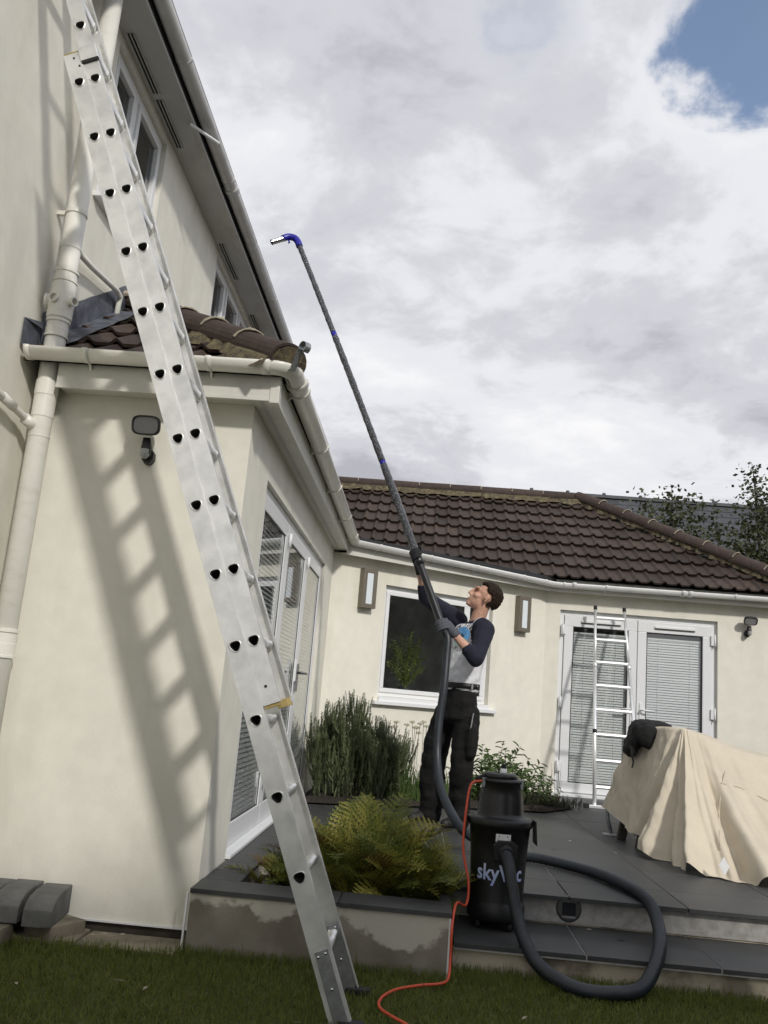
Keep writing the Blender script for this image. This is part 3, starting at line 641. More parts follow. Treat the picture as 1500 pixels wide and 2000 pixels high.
# lead along the house wall
m = MB(); pts = [(y, EZ + (y - EY) * tanp) for y in np.linspace(4.40, 5.62, 14)]
vs = []
for k, (y, z) in enumerate(pts): jz = random.uniform(-.006, .006); vs += [(XL + .006, y, z + .22 + jz), (XL + .012, y, z + .05), (XL + .16 + random.uniform(-.01, .01), y + .01, z + .05)]
m.add(vs, [(3 * k + j, 3 * k + j + 1, 3 * k + j + 4, 3 * k + j + 3) for k in range(13) for j in (0, 1)]); m.build('lead_flashing', M_LEAD, ext)
m = MB(); m.add([(XL + .007, 4.20, 2.99), (XL + .007, 4.40, 3.05), (XL + .010, 4.40, 2.84), (XL + .010, 4.20, 2.84), (XL + .05, 4.30, 2.84), (-2.05, 4.40, 2.86), (-2.05, 4.33, 2.96), (XL + .03, 4.38, 3.0)], [(0, 1, 2, 3), (3, 2, 5, 4), (7, 6, 5, 2), (0, 7, 1)]); m.build('lead_flashing', M_LEAD, ext)
m = MB(); mcol = [(XL + .05 + .09 * math.cos(w), 5.52 + .10 * math.cos(w), EZ + (5.52 - EY) * tanp + .05 + .09 * math.sin(w)) for w in np.linspace(0, PI, 9)]; m.tube(mcol, .022, 8); m.build('mortar_plug', M_MORTARW, ext)

# --- rear wing: angled wall with the window, wall with the french doors
wing = thing('rear_wing', 'pale cream rear wing with brown tiled hip roof, one window and white french doors', 'building', (1.5, 11, 0))
L1 = (BEND - P1).length
fr1 = Fr((P1.x, P1.y), T1, N1); W1 = (.675, 2.16, 1.225, 2.40)
wall(P1, T1, N1, L1, ZP - .02, 2.66, [W1]).build('wall', M_CREAM2, wing)
fr2 = Fr((BEND.x, BEND.y), (1, 0, 0), (0, -1, 0)); D2 = (1.625 - BEND.x, 3.495 - BEND.x, ZP - .01, 2.43)
wall(BEND, (1, 0, 0), (0, -1, 0), 2.85, ZP - .02, 2.66, [D2]).build('wall', M_CREAM2, wing)
wall((4.3, BEND.y), (0, 1, 0), (1, 0, 0), 4.2, ZP - .02, 2.66, []).build('wall', M_CREAM2, wing)
m = MB(); frw = fr1; frw.ring(m, W1[0] + .002, W1[1] - .002, W1[2] + .002, W1[3] - .002, .05, -.13, -.06, wt=.06); wf = m.build('window', M_UPVC, wing, bevel=.004)
m = MB(); frw.ring(m, W1[0] + .045, W1[1] - .33, W1[2] + .045, W1[3] - .055, .045, -.115, -.045); m.build('sash', M_UPVC, wf, bevel=.006)
m = MB(); frw.ring(m, W1[1] - .34, W1[1] - .045, W1[2] + .045, W1[3] - .055, .045, -.115, -.045); m.build('sash', M_UPVC, wf, bevel=.006)
for a, b in ((W1[0] + .09, W1[1] - .375), (W1[1] - .295, W1[1] - .09)):
    m = MB(); frw.box(m, (a, -.085, W1[2] + .09), (b, -.08, W1[3] - .10)); m.build('pane', M_GLASS, wf)
    m = MB(); frw.ring(m, a - .0005, b + .0005, W1[2] + .0895, W1[3] - .0995, .007, -.079, -.06); m.build('gasket', M_RUBBER, wf)
m = MB(); frw.box(m, (W1[0] - .065, -.06, W1[2] - .085), (W1[1] + .095, .06, W1[2] - .045)); frw.box(m, (W1[0] - .0, -.10, W1[2] - .05), (W1[1], .03, W1[2] - .001)); m.build('sill', M_UPVC, wf, bevel=.006)
room(wing, fr1, .1, 2.8, ZP, 2.6, .26, 3.2, M_ROOM)
# french doors
fd = MB(); d2 = Fr((0, BEND.y), (1, 0, 0), (0, -1, 0))
d2.ring(fd, 1.628, 3.492, ZP + .0, 2.428, .055, -.12, -.05, wb=.04); fd = fd.build('french_door', M_UPVC, wing, bevel=.004)
for a0, a1, hs in ((1.686, 2.555, -1), (2.562, 3.434, 1)):
    m = MB(); d2.ring(m, a0, a1, ZP + .043, 2.37, .105, -.105, -.03, wb=.11, wt=.13); m.build('door_leaf', M_UPVC, fd, bevel=.007)
    m = MB(); d2.box(m, (a0 + .106, -.07, ZP + .155), (a1 - .106, -.063, 2.238)); m.build('pane', M_GLASSD, fd)
    m = MB(); d2.ring(m, a0 + .1055, a1 - .1055, ZP + .1535, 2.2395, .010, -.062, -.042); m.build('gasket', M_RUBBER, fd)
    blind(d2, fd, a0 + .112, a1 - .112, ZP + .16, 2.20, -.085, open_top=.02)
    m = MB(); d2.box(m, (a0 + .20, -.03, 2.295), (a1 - .2, -.012, 2.322)); m.build('trickle_vent', M_UPVC, fd, bevel=.004)
    m = MB(); d2.box(m, (a0 + .20, -.0285, 2.285), (a1 - .2, -.014, 2.2945)); m.build('vent_slot', M_RUBBER, fd)
    hx = a0 - .03 if hs < 0 else a1 + .0
    for z in (.55, 1.28, 2.14):
        m = MB(); d2.box(m, (hx - .012, -.032, z), (hx + .045, -.005, z + .115)); m.smooth = True; c = d2.pt(hx + (.005 if hs < 0 else .03), -.002, z - .02); m.cyl(c, c + ZUP * .15, .009, 8); m.build('hinge', M_UPVC, fd, bevel=.0)
    lx = a1 - .05 if hs < 0 else a0 + .05
    m = MB(); d2.box(m, (lx - .016, -.03, 1.14), (lx + .016, -.018, 1.40)); m.smooth = True; p = d2.pt(lx, -.02, 1.32); m.tube([p, p + V((0, -.05, 0)), p + V((hs * .03, -.055, 0)), p + V((hs * .14, -.055, -.004))], .011, 10); m.build('handle', M_UPVC, fd)
    m = MB(); m.smooth = True; p = d2.pt(lx, -.0185, 1.18); m.cyl(p, p + V((0, -.002, 0)), .008, 10); m.build('keyhole', M_DARK, fd)
m = MB(); d2.box(m, (1.60, -.11, ZP + .0), (3.52, .05, ZP + .03)); m.build('threshold', M_UPVC, fd, bevel=.004)
room(wing, d2, 1.5, 4.0, ZP, 2.6, .26, 2.6, M_ROOM)

# wing eaves
e1 = P1 + N1 * .135; e1b = V((XE, e1.y + (XE - e1.x) * T1.y / T1.x, 0)); e2y = BEND.y - .135; ebx = e1.x + (e2y - e1.y) * T1.x / T1.y
m = MB()
m.add([V((XB, 9.02, 2.640)), V((XE, e1b.y, 2.640)), V((ebx, e2y, 2.640)), V((4.5, e2y, 2.640)), V((4.5, BEND.y, 2.640)), V((BEND.x, BEND.y, 2.640))], [(0, 1, 2, 5), (2, 3, 4, 5)]); m.build('soffit', M_FASCIA, wing)
m = MB(); q1, q2, q3 = V((XE, e1b.y, 2.622)), V((ebx, e2y, 2.622)), V((4.5, e2y, 2.622))
for a, b, n in ((q1, q2, N1), (q2, q3, V((0, -1, 0)))): m.prism([a, b, b + n * .014, a + n * .014], (0, 0, .16))
m.build('fascia', M_FASCIA, wing)
g1 = P1 + N1 * .205; GB = V((g1.x + (BEND.y - .205 - g1.y) * T1.x / T1.y, BEND.y - .205, 0))
gw = gutter([(JN.x, JN.y, 2.770), (GB.x - .06 * T1.x, GB.y - .06 * T1.y, 2.722), (GB.x + .06, GB.y, 2.72), (4.6, GB.y, 2.735)], .056, M_GUTW, 'gutter', wing)
for s in (.30, .95, 1.60, 2.28, 2.62): p = V((JN.x, JN.y, 2.77)) + T1 * s - ZUP * (s * .0173); band(p, T1, .056, .026, M_GUTW, 'gutter_bracket', gw, .005, -N1)
for x in (1.62, 2.12, 3.62, 4.3): band((x, GB.y, 2.722 + (x - 1.5) * .005), (1, 0, 0), .056, .026, M_GUTW, 'gutter_bracket', gw, .005, (0, 1, 0))
for x in (3.02, 3.10, 1.74): band((x, GB.y, 2.728), (1, 0, 0), .056, .05, M_GUTW, 'gutter_union', gw, .009)
# roof
WEY, WEZ, RY = BEND.y - .23, 2.78, 12.76
RZ = WEZ + (RY - WEY) * tanp; HX = 2.15 + RY                # hip plan line x + y = HX
m = MB(); ex = HX - WEY
m.add([(-3.2, WEY + .02, WEZ - .02), (ex, WEY + .02, WEZ - .02), (HX - RY, RY, RZ - .02), (-3.2, RY, RZ - .02), (ex, 2 * RY - WEY, WEZ - .02), (-3.2, 2 * RY - WEY, WEZ - .02)], [(0, 1, 2, 3), (1, 4, 2), (4, 5, 3, 2)]); rfC = m.build('roof', M_FELT_SHADE, wing)
nC = roof_tiles(rfC, (-2.55, WEY, WEZ), (1, 0, 0), (0, 1, 0), ex + 2.6, 8, (1, 1, 0), HX)
x = -2.5; k = 0
while x < HX - RY - .1:
    a, b = V((x, RY, RZ + .05 + random.uniform(-.004, .004))), V((min(x + .452, HX - RY + .05), RY, RZ + .05 + random.uniform(-.004, .004))); half_tile(a, b, .115, M_RIDGE, 'ridge_tile', wing); mortar_ring(a, b - a, .119, wing); x += .455
mortar_bed((-2.5, RY - .06, RZ + .03), (HX - RY, RY - .06, RZ + .03), (0, -.13, -.075), 1.0, wing, 70)
hA, hB = V((ex - .02, WEY + .02, WEZ + .10)), V((HX - RY, RY, RZ + .06)); hn = 8
for k in range(hn):
    a, b = hA.lerp(hB, k / hn) + ZUP * .016, hA.lerp(hB, (k + 1) / hn + .012); half_tile(a, b, .118, M_RIDGE, 'hip_tile', wing); mortar_ring(a, b - a, .123, wing)
mortar_bed(hA + V((-.05, -.03, -.005)), hB + V((-.05, -.03, -.005)), (-.055, -.03, -.045), 1.0, wing, 90)
m = MB(); m.prism([(-1.6, 8.7, 2.765), (JN.x - .045, JN.y + .045, 2.765), (GB.x + .02, GB.y + .045, 2.728), (GB.x + .02, 11.0, 2.728), (-1.6, 11.0, 2.765)], (0, 0, .062)); m.build('flat_roof', M_FELT_SHADE, wing)

# ------------------------------------------------------------ things
# --- extension ladder: two sections lying on each other, leaning to the left
LD = V((.1161, 0, -.2831)); LU = -LD.normalized(); LX = V((LU.z, 0, -LU.x)).normalized()     # up the ladder / across the stile face
LY = V((0, 1, 0)); LP0 = V((-1.798, 3.56, 3.907)); SPC = LD.length
lad = thing('extension_ladder', 'tall scuffed aluminium double ladder leaning left against the house in the foreground', 'ladder', (-.2, 3.7, 0))
def dshape(c, r, n=18):
    """rounded three-sided rung section, flat side up, in the plane of the stile face"""
    o = []
    for k in range(n):
        a = 2 * PI * k / n; rr = r * (1 + .10 * math.cos(3 * (a + PI / 2))); o.append(c + LX * rr * math.cos(a) * 1.04 + LU * rr * math.sin(a))
    return o
def loop_tube(m, loops):
    n = len(loops[0]); m.add([p for L in loops for p in L], [(i * n + k, i * n + (k + 1) % n, (i + 1) * n + (k + 1) % n, (i + 1) * n + k) for i in range(len(loops) - 1) for k in range(n)])
def section(nm, off, hw, k0, k1, ks, y0, y1, plug0, plug1):
    sec = part_empty(nm, lad, LP0 + LX * off + LD * ((k0 + k1) / 2)); a0, a1 = -k1 * SPC, -k0 * SPC
    org = LP0 + LX * off; org.y = 0
    for ya, yb, s in ((y0, y0 + .030, 1), (y1 - .030, y1, -1)):
        # C-shaped stile: web on the outer face with a shallow central groove, flanges inward
        yo, yi = (ya, yb) if s > 0 else (yb, ya); g = .003 * s
        cu = bpy.data.curves.new('stile', 'CURVE'); cu.dimensions = '2D'; cu.fill_mode = 'BOTH'; cu.extrude = .0015
        def ring2(pts):
            sp_ = cu.splines.new('POLY'); sp_.points.add(len(pts) - 1); sp_.use_cyclic_u = True
            for q_, (x_, y_) in zip(sp_.points, pts): q_.co = (x_, y_, 0, 1)
        ring2([(-hw, a0), (hw, a0), (hw, a1), (-hw, a1)])
        for k in ks: ring2([((p - V((0, 0, 0))).dot(LX), p.dot(LU) - SPC * k) for p in dshape(V((0, 0, 0)), .0205)])
        co_ = bpy.data.objects.new('stile', cu); link(co_); web = bpy.data.meshes.new_from_object(co_.evaluated_get(bpy.context.evaluated_depsgraph_get())); bpy.data.objects.remove(co_)
        web.transform(Matrix((LX, LU, -LX.cross(LU).cross(V((0,0,0))) if False else V((0, -1, 0)))).transposed().to_4x4()); web.transform(Matrix.Translation(org + LY * (yo + g * .5)))
        m = MB(); b0 = len(m.v); m.add([tuple(v.co) for v in web.vertices], [tuple(p.vertices) for p in web.polygons])
        for sx in (-1, 1): m.obox(org, LX, LY, LU, (sx * (hw - .004) if sx > 0 else -hw, yo + g * 1.02, a0), (hw if sx > 0 else -(hw - .004), yi, a1))
        m.obox(org, LX, LY, LU, (-hw * .12 - .003, yo - g * .25, a0), (-hw * .12 + .003, yo + g * .2, a1)) if nm == 'none' else None
        
        for xr in (-.86, .86): m.obox(org, LX, LY, LU, (xr * hw - .0012, min(yo - g * .25, yo + g * .2), a0), (xr * hw + .0012, max(yo - g * .25, yo + g * .2), a1))
        st = m.mesh(M_ALU, 'stile'); obj('stile', st, sec)
        for end, on in ((a0, plug0), (a1, plug1)):
            if on:
                m = MB(); e = -1 if end == a0 else 1; pr = [(-hw + .004, yo + 2 * g), (hw - .004, yo + 2 * g), (hw - .004, yi), (hw * .4, yi + g * 3), (-hw * .4, yi + g * 3), (-hw + .004, yi)]
                m.prism([org + LX * x + LY * y + LU * (end - e * .02) for x, y in pr], LU * e * .034); m.build('end_plug', M_TAN, sec)
    rm = None
    for k in ks:
        c = org + LD * k
        if rm is None:
            m = MB(); m.smooth = True
            loop_tube(m, [dshape(c + LY * y, r) for y, r in ((y0 - .004, .0205), (y0 - .006, .0225), (y0 + .002, .0245), (y0 + .002, .0205), (y1 - .002, .0205), (y1 - .002, .0245), (y1 + .006, .0225), (y1 + .004, .0205))])
            loop_tube(m, [dshape(c + LY * y, r) for y, r in ((y0 + .029, .0205), (y0 + .030, .024), (y0 + .034, .022), (y0 + .036, .0205))]); loop_tube(m, [dshape(c + LY * y, r) for y, r in ((y1 - .036, .0205), (y1 - .034, .022), (y1 - .030, .024), (y1 - .029, .0205))])
            me = m.mesh(M_ALU2, 'rung'); me.transform(Matrix.Translation(-c))
            b = MB(); b.smooth = True; loop_tube(b, [dshape(c + LY * y, r) for y, r in ((y0 - .0045, .0195), (y0 + .12, .0190), (y0 + .12, .0005))]); bme = b.mesh(M_BLACKH, 'rung_bore'); bme.transform(Matrix.Translation(-c)); rm = (me, bme)
        inst(rm[0], 'rung', sec, Matrix.Translation(c)); inst(rm[1], 'rung_bore', sec, Matrix.Translation(c))
    return sec, org
bs, borg = section('base_section', 0, .0405, -.53, 13.83, range(0, 14), 3.56, 3.985, False, True)
fs_, forg = section('fly_section', .0765, .0355, -4.2, 9.86, range(-4, 10), 3.565, 3.93, True, False)
for o in list(fs_.children): pass
# guide that wraps the fly section at the top of the base, rivets, feet
a = .34 * SPC
m = MB(); m.obox(forg + LU * a, LX, LY, LU, (-.041, 3.552, 0), (.042, 3.5595, .075)); m.obox(forg + LU * a, LX, LY, LU, (.0365, 3.5595, 0), (.043, 3.60, .075)); m.build('guide_bracket', M_ALU, bs, bevel=.001)
m = MB(); m.obox(forg + LU * (a - .012), LX, LY, LU, (-.041, 3.556, 0), (.042, 3.5625, .0118)); m.build('guide_pad', M_RUBBER, bs)
m = MB(); m.smooth = True
for x, s in ((.006, .44), (.022, .28)): c = borg + LX * x + LU * s * SPC + LY * 3.5585; m.cyl(c, c + LY * .003, .0055, 10)
m.build('rivet', M_RUBBER, bs)
c = forg + LX * -.004 - LU * 9.62 * SPC + LY * 3.562; m = MB(); m.smooth = True; m.cyl(c, c + LY * .004, .006, 10); m.build('rivet', M_RUBBER, fs_)
for y0 in (3.5545, 3.9475):
    c = borg - LU * 13.86 * SPC; m = MB(); m.obox(c, LX, LY, LU, (-.022, y0, -.03), (.03, y0 + .0055, .30)); f = m.build('foot_plate', M_STEEL, bs, bevel=.002)
    m = MB(); m.smooth = True
    for x, z in ((-.012, .28), (.018, .285), (.006, .16), (.004, .02)): p = c + LX * x + LU * z + LY * (y0 - .003); m.cyl(p, p + LY * .004, .0055, 8)
    m.build('rivet', M_CHROME, f)
    fx = c.x + .004; m = MB(); m.box((fx - .03, y0 - .012, .003), (fx + .07, y0 + .035, .03)); m.build('rubber_foot', M_RUBBER, bs, bevel=.006)

# --- floodlights with sensor heads
def flood(loc, nrm, side, label, tilt, w, sw):
    t = thing('floodlight', label, 'wall light', loc, 'black sensor floodlights on the walls'); n, s = V(nrm), V(side); c = V(loc)
    m = MB(); m.smooth = False
    oc = [(s * .034 * math.cos(a + PI / 8) + ZUP * .045 * math.sin(a + PI / 8)) for a in np.linspace(0, 2 * PI, 9)[:8]]
    m.prism([c + p + n * .001 for p in oc], n * .045); m.build('wall_plate', M_LAMPB, t, bevel=.004)
    m = MB(); m.smooth = True; j = c + n * .06 + ZUP * .03 + s * sw; m.tube([c + n * .04, c + n * .075 + ZUP * .01 + s * sw * .5, j + ZUP * .0, j + n * .015 + ZUP * .06], [.024, .027, .030, .020], 14); m.build('arm', M_LAMPB, t)
    m = MB(); m.smooth = True; p = j + n * .02 - ZUP * .035; m.lathe(p, [(.022, .03), (.025, .01), (.022, -.008), (.012, -.018), (.001, -.021)], 16); m.build('sensor', M_SENSOR, t)
    hc = j + n * .055 + ZUP * .115; f = (n * math.cos(tilt) - ZUP * math.sin(tilt)).normalized(); u = s.cross(f) if s.cross(f).z > 0 else f.cross(s)
    def ov(rx, ry, d, nn=28): return [hc + s * (math.copysign(abs(math.cos(a)) ** .55, math.cos(a)) * rx) + u * (math.copysign(abs(math.sin(a)) ** .6, math.sin(a)) * ry) + f * d for a in np.linspace(0, 2 * PI, nn + 1)[:nn]]
    m = MB(); m.smooth = True; loop_tube(m, [ov(w * .3, .018, -.05), ov(w * .8, .042, -.04), ov(w, .052, -.01), ov(w, .052, .014), ov(w - .008, .044, .016), ov(w - .009, .043, .006)]); m.f.append(tuple(range(28))); m.mi.append(0); m.sm.append(False); m.build('head', M_LAMPB, t)
    m = MB(); m.add(ov(w - .009, .043, .008), [tuple(range(28))]); m.build('lens', M_LENS, t)
    return t
flood((-1.515, YA, 2.345), (0, -1, 0), (1, 0, 0), 'black floodlight with sensor on the sunlit end wall under the eaves', .25, .074, -.005)
flood((3.83, BEND.y, 2.31), (0, -1, 0), (1, 0, 0), 'black floodlight with sensor to the right of the french doors', .45, .078, .01)
# --- wall lamps
for s0, s1, z0, z1, lb in ((.335, .505, 2.112, 2.530, 'rectangular bronze wall lamp left of the window, near the corner'), (2.49, 2.665, 2.10, 2.518, 'rectangular bronze wall lamp between the man and the french doors')):
    t = thing('wall_lamp', lb, 'wall lamp', fr1.pt((s0 + s1) / 2, 0, z0), 'bronze wall lamps on the angled wall')
    m = MB(); fr1.ring(m, s0, s1, z0, z1, .045, .004, .088); fr1.box(m, (s0 + .045, .004, z0 + .045), (s1 - .045, .06, z1 - .045)); m.build('housing', M_BRONZE, t, bevel=.002)
    m = MB(); fr1.box(m, (s0 + .046, .062, z0 + .046), (s1 - .046, .080, z1 - .046)); m.build('diffuser', M_OPAL, t)
# --- solar step light
t = thing('step_light', 'round solar deck light set in the pale riser of the upper step', 'light', (.856, 4.965, .222)); c = V((.856, 4.9695, .212))
m = MB(); m.smooth = True; m.lathe(c, [(.001, 0), (.062, 0), (.066, .004), (.066, .012), (.058, .017), (.050, .0175), (.001, .0175)], 28, (0, -1, 0)); m.build('rim', M_SOLARF, t)
m = MB(); m.box((c.x - .034, c.y - .022, c.z - .030), (c.x + .034, c.y - .0176, c.z + .030)); m.build('solar_cell', M_SOLAR, t, bevel=.004)
m = MB(); m.box((c.x - .034, c.y - .020, c.z + .034), (c.x + .034, c.y - .0176, c.z + .044)); m.box((c.x - .034, c.y - .020, c.z - .044), (c.x + .034, c.y - .0176, c.z - .034)); m.build('lens', M_LENS, t)

# --- concrete kerb blocks and pale stones at the foot of the wall
def block(x0, x1, y0, y1, z0, z1, yaw, label):
    cx, cy = (x0 + x1) / 2, (y0 + y1) / 2; t = MB(); pr = [(y0, z0), (y1, z0), (y1, z1), (y0 + .15, z1), (y0 + .07, z1 - .010), (y0 + .025, z1 - .030), (y0, z1 - .055)]
    rot = Matrix.Rotation(yaw, 3, 'Z'); c = V((cx, cy, 0)); w = (x1 - x0) / 2
    t.prism([c + rot @ V((-w, y - cy, z)) for y, z in pr], rot @ V((2 * w, 0, 0))); o = t.build('kerb_block', M_KERB, None, bevel=.006); tag(o, label, 'kerb block', 'charcoal kerb blocks stacked by the wall')
block(-1.700, -1.572, 4.135, 4.435, .085, .212, .10, 'rightmost charcoal concrete kerb block beside the sunlit wall')
block(-1.850, -1.722, 4.150, 4.440, .088, .216, .05, 'middle charcoal concrete kerb block, second from the right')
block(-1.992, -1.862, 4.142, 4.440, .084, .211, .02, 'third charcoal concrete kerb block from the right, at the left edge')
block(-2.135, -2.004, 4.155, 4.44, .085, .214, 0, 'leftmost charcoal concrete kerb block, mostly outside the picture')
for (x0, x1, y0, y1, yaw, lb) in ((-1.95, -1.745, 4.02, 4.20, -.06, 'pale stone on the grass in front of the kerb blocks'), (-1.69, -1.51, 4.22, 4.42, -.5, 'pale stone poking out under the rightmost kerb block'), (-2.14, -1.97, 4.24, 4.42, 0, 'pale stone under the leftmost kerb blocks')):
    m = MB(); rot = Matrix.Rotation(yaw, 3, 'Z'); m.obox(V(((x0 + x1) / 2, (y0 + y1) / 2, 0)), rot @ V((1, 0, 0)), rot @ V((0, 1, 0)), ZUP, (-(x1 - x0) / 2, -(y1 - y0) / 2, .006), ((x1 - x0) / 2, (y1 - y0) / 2, .082)); o = m.build('stone', M_PALE, None, bevel=.008); tag(o, lb, 'stone', 'pale stones under the kerb blocks')

# --- vacuum cleaner
VC = V((.462, 4.80, ZT)); VS = .90; vac = thing('vacuum_cleaner', 'black drum vacuum cleaner with blue and white lettering standing on the lower step', 'vacuum cleaner', VC)
m = MB(); m.smooth = True; m.lathe(VC, [(.001, .045), (.145, .045), (.158, .055), (.161, .075), (.160, .128), (.151, .138), (.148, .15), (.160, .40), (.172, .535), (.182, .54), (.186, .55), (.186, .572), (.180, .582), (.14, .590)], 48); drum = m.build('drum', M_VAC, vac)
m = MB(); m.smooth = True; m.lathe(VC, [(.17, .583), (.150, .588), (.134, .600), (.131, .615), (.124, .700), (.123, .704), (.114, .775), (.119, .778), (.119, .790), (.104, .798), (.09, .800)], 48); m.build('motor_head', M_VACL, vac)
m = MB(); m.smooth = True; m.lathe(VC + V((-.012, 0, 0)), [(.092, .796), (.098, .802), (.098, .816), (.090, .824), (.05, .828), (.001, .828)], 40); m.build('lid', M_VACL, vac)
m = MB(); m.smooth = True; m.lathe(VC + V((.005, 0, .826)), [(.019, 0), (.019, .026), (.001, .026)], 16); kn = m.build('float_valve', M_UPVC, vac)
m = MB(); m.smooth = True; m.lathe(VC + V((.005, 0, .852)), [(.014, 0), (.015, .006), (.012, .012), (.015, .016), (.012, .026), (.001, .028)], 16); m.build('cap', M_RUBBER, kn)
for dx in (-1, 1):
    m = MB(); p = VC + V((dx * .188, -.01, .0)); q = V((dx * .012, 0, 0)); m.prism([p + V((0, -.05, .585)), p + V((dx * .012, -.05, .58)), p + V((dx * .022, -.05, .45)), p + V((dx * .006, -.05, .46)), p + V((dx * .002, -.05, .555))], (0, .10, 0)); m.build('side_handle', M_VAC, vac, bevel=.002)
    m = MB(); p = VC + V((dx * .108, -.045, .745)); m.box((p.x - .008, p.y - .012, p.z), (p.x + .008, p.y + .012, p.z + .045)); m.box((p.x - .012, p.y - .013, p.z + .046), (p.x + .012, p.y + .013, p.z + .052)); m.build('clip', M_STEEL, vac, bevel=.002)
for a in (3.75, 5.3, .6, 2.3):
    p = VC + V((.125 * math.cos(a), .125 * math.sin(a), 0)); m = MB(); m.smooth = True; m.cyl(p + V((-.012, 0, .026)), p + V((.012, 0, .026)), .026, 14); m.box((p.x - .015, p.y - .008, .03 + ZT), (p.x + .015, p.y + .008, .06 + ZT)); m.build('castor', M_RUBBER, vac)
INL0 = V((.02, -.156, .425)); INL = VC + INL0
m = MB(); m.smooth = False; m.prism([INL + V((-.06, .02, -.055)), INL + V((.06, .02, -.055)), INL + V((.07, .02, .03)), INL + V((.04, .02, .055)), INL + V((-.04, .02, .055)), INL + V((-.07, .02, .03))], (0, -.05, 0)); m.build('inlet_block', M_VACL, vac, bevel=.006)
m = MB(); m.smooth = True; m.lathe(INL + V((0, -.028, 0)), [(.036, 0), (.040, .004), (.040, .03), (.034, .034)], 24, V((.1, -1, -.35))); m.build('inlet_collar', M_RUBBER, vac)
def drum_pt(dx, z, off=.0012):
    """point on the drum's front at sideways distance dx"""
    r = np.interp(z, [.15, .40, .535], [.148, .160, .172]) + off; a = -PI / 2 + dx / r; return VC + V((r * math.cos(a), r * math.sin(a), z))
m = MB(); g = 4
for i in range(g): m.quad(drum_pt(-.035 + .084 * i / g, .465), drum_pt(-.035 + .084 * (i + 1) / g, .465), drum_pt(-.035 + .084 * (i + 1) / g, .512), drum_pt(-.035 + .084 * i / g, .512))
lb = m.build('label', M_TAG, vac); m = MB()
for z, w, h in ((.496, .05, .007), (.483, .066, .003), (.476, .066, .003)): m.quad(drum_pt(.007 - w / 2, z, .0018), drum_pt(.007 + w / 2, z, .0018), drum_pt(.007 + w / 2, z + h, .0018), drum_pt(.007 - w / 2, z + h, .0018))
m.build('print', M_SOLARF, lb)
def text_mesh(body, size, bold=True, sub=0, off=.0):
    cu = bpy.data.curves.new('lettering', 'FONT'); cu.body = body; cu.size = size; cu.align_x = 'CENTER'; cu.offset = off; cu.resolution_u = 4; o = bpy.data.objects.new('lettering', cu); link(o); dg = bpy.context.evaluated_depsgraph_get()
    me = bpy.data.meshes.new_from_object(o.evaluated_get(dg)); bpy.data.objects.remove(o); return me
m_ = bpy.data.materials.new('lettering print'); m_.use_nodes = True; t_ = m_.node_tree; b_ = t_.nodes['Principled BSDF']; b_.inputs['Roughness'].default_value = .4
ge_ = t_.nodes.new('ShaderNodeTexCoord'); sx_ = t_.nodes.new('ShaderNodeSeparateXYZ'); mr_ = t_.nodes.new('ShaderNodeValToRGB'); t_.links.new(ge_.outputs['Generated'], sx_.inputs[0]); t_.links.new(sx_.outputs[2], mr_.inputs[0]); t_.links.new(mr_.outputs[0], b_.inputs['Base Color'])
mr_.color_ramp.elements[0].position = .40; mr_.color_ramp.elements[0].color = (.008, .17, .75, 1); mr_.color_ramp.elements[1].position = .58; mr_.color_ramp.elements[1].color = (.9, .93, .95, 1)
me = text_mesh('skyVac', .118, off=.0022); bm = bmesh.new(); bm.from_mesh(me); bmesh.ops.subdivide_edges(bm, edges=[e for e in bm.edges if e.calc_length() > .012], cuts=2); bmesh.ops.triangulate(bm, faces=bm.faces[:]); bm.to_mesh(me); bm.free()
for v in me.vertices: v.co = drum_pt(v.co.x * .86 + .002, v.co.y + .265, .0016)
me.materials.append(m_); obj('lettering', me, vac)
# --- vacuum hose
vac.scale = (VS, VS, VS); INL = VC + INL0 * VS
PN, PT = V((.147, 6.88, 1.771)), V((-1.545, 8.0, 5.60)); PD = (PT - PN).normalized()
hp = [INL + V((0, -.04, -.008)), INL + V((.012, -.095, -.055)), INL + V((.030, -.130, -.150)), V((.535, 4.495, .255)), V((.572, 4.43, .15)), V((.64, 4.33, .075)), V((.77, 4.21, .042)), V((.93, 4.18, .045)), V((1.07, 4.26, .06)), V((1.185, 4.44, .165)), V((1.25, 4.72, .235)), V((1.25, 4.95, .30)), V((1.19, 5.25, .311)), V((1.08, 5.55, .311)), V((.85, 5.82, .311)), V((.62, 5.93, .315)), V((.40, 6.02, .38)), V((.30, 6.20, .45)), V((.205, 6.55, .60)), V((.165, 6.72, .80)), V((.160, 6.77, 1.05)), V((.180, 6.79, 1.32)), V((.186, 6.83, 1.55)), PN - PD * .09 + V((.004, -.004, 0)), PN - PD * .02]
nr_ = 290; cl = spline(hp, nr_ * 2)
hose = MB(); hose.smooth = True; hose.tube(cl, [.0325 if k % 2 else .0268 for k in range(len(cl))], 12); tag(hose.build('vacuum_hose', M_HOSE), 'long dark grey ribbed hose looping from the vacuum over the steps up to the man', 'hose')
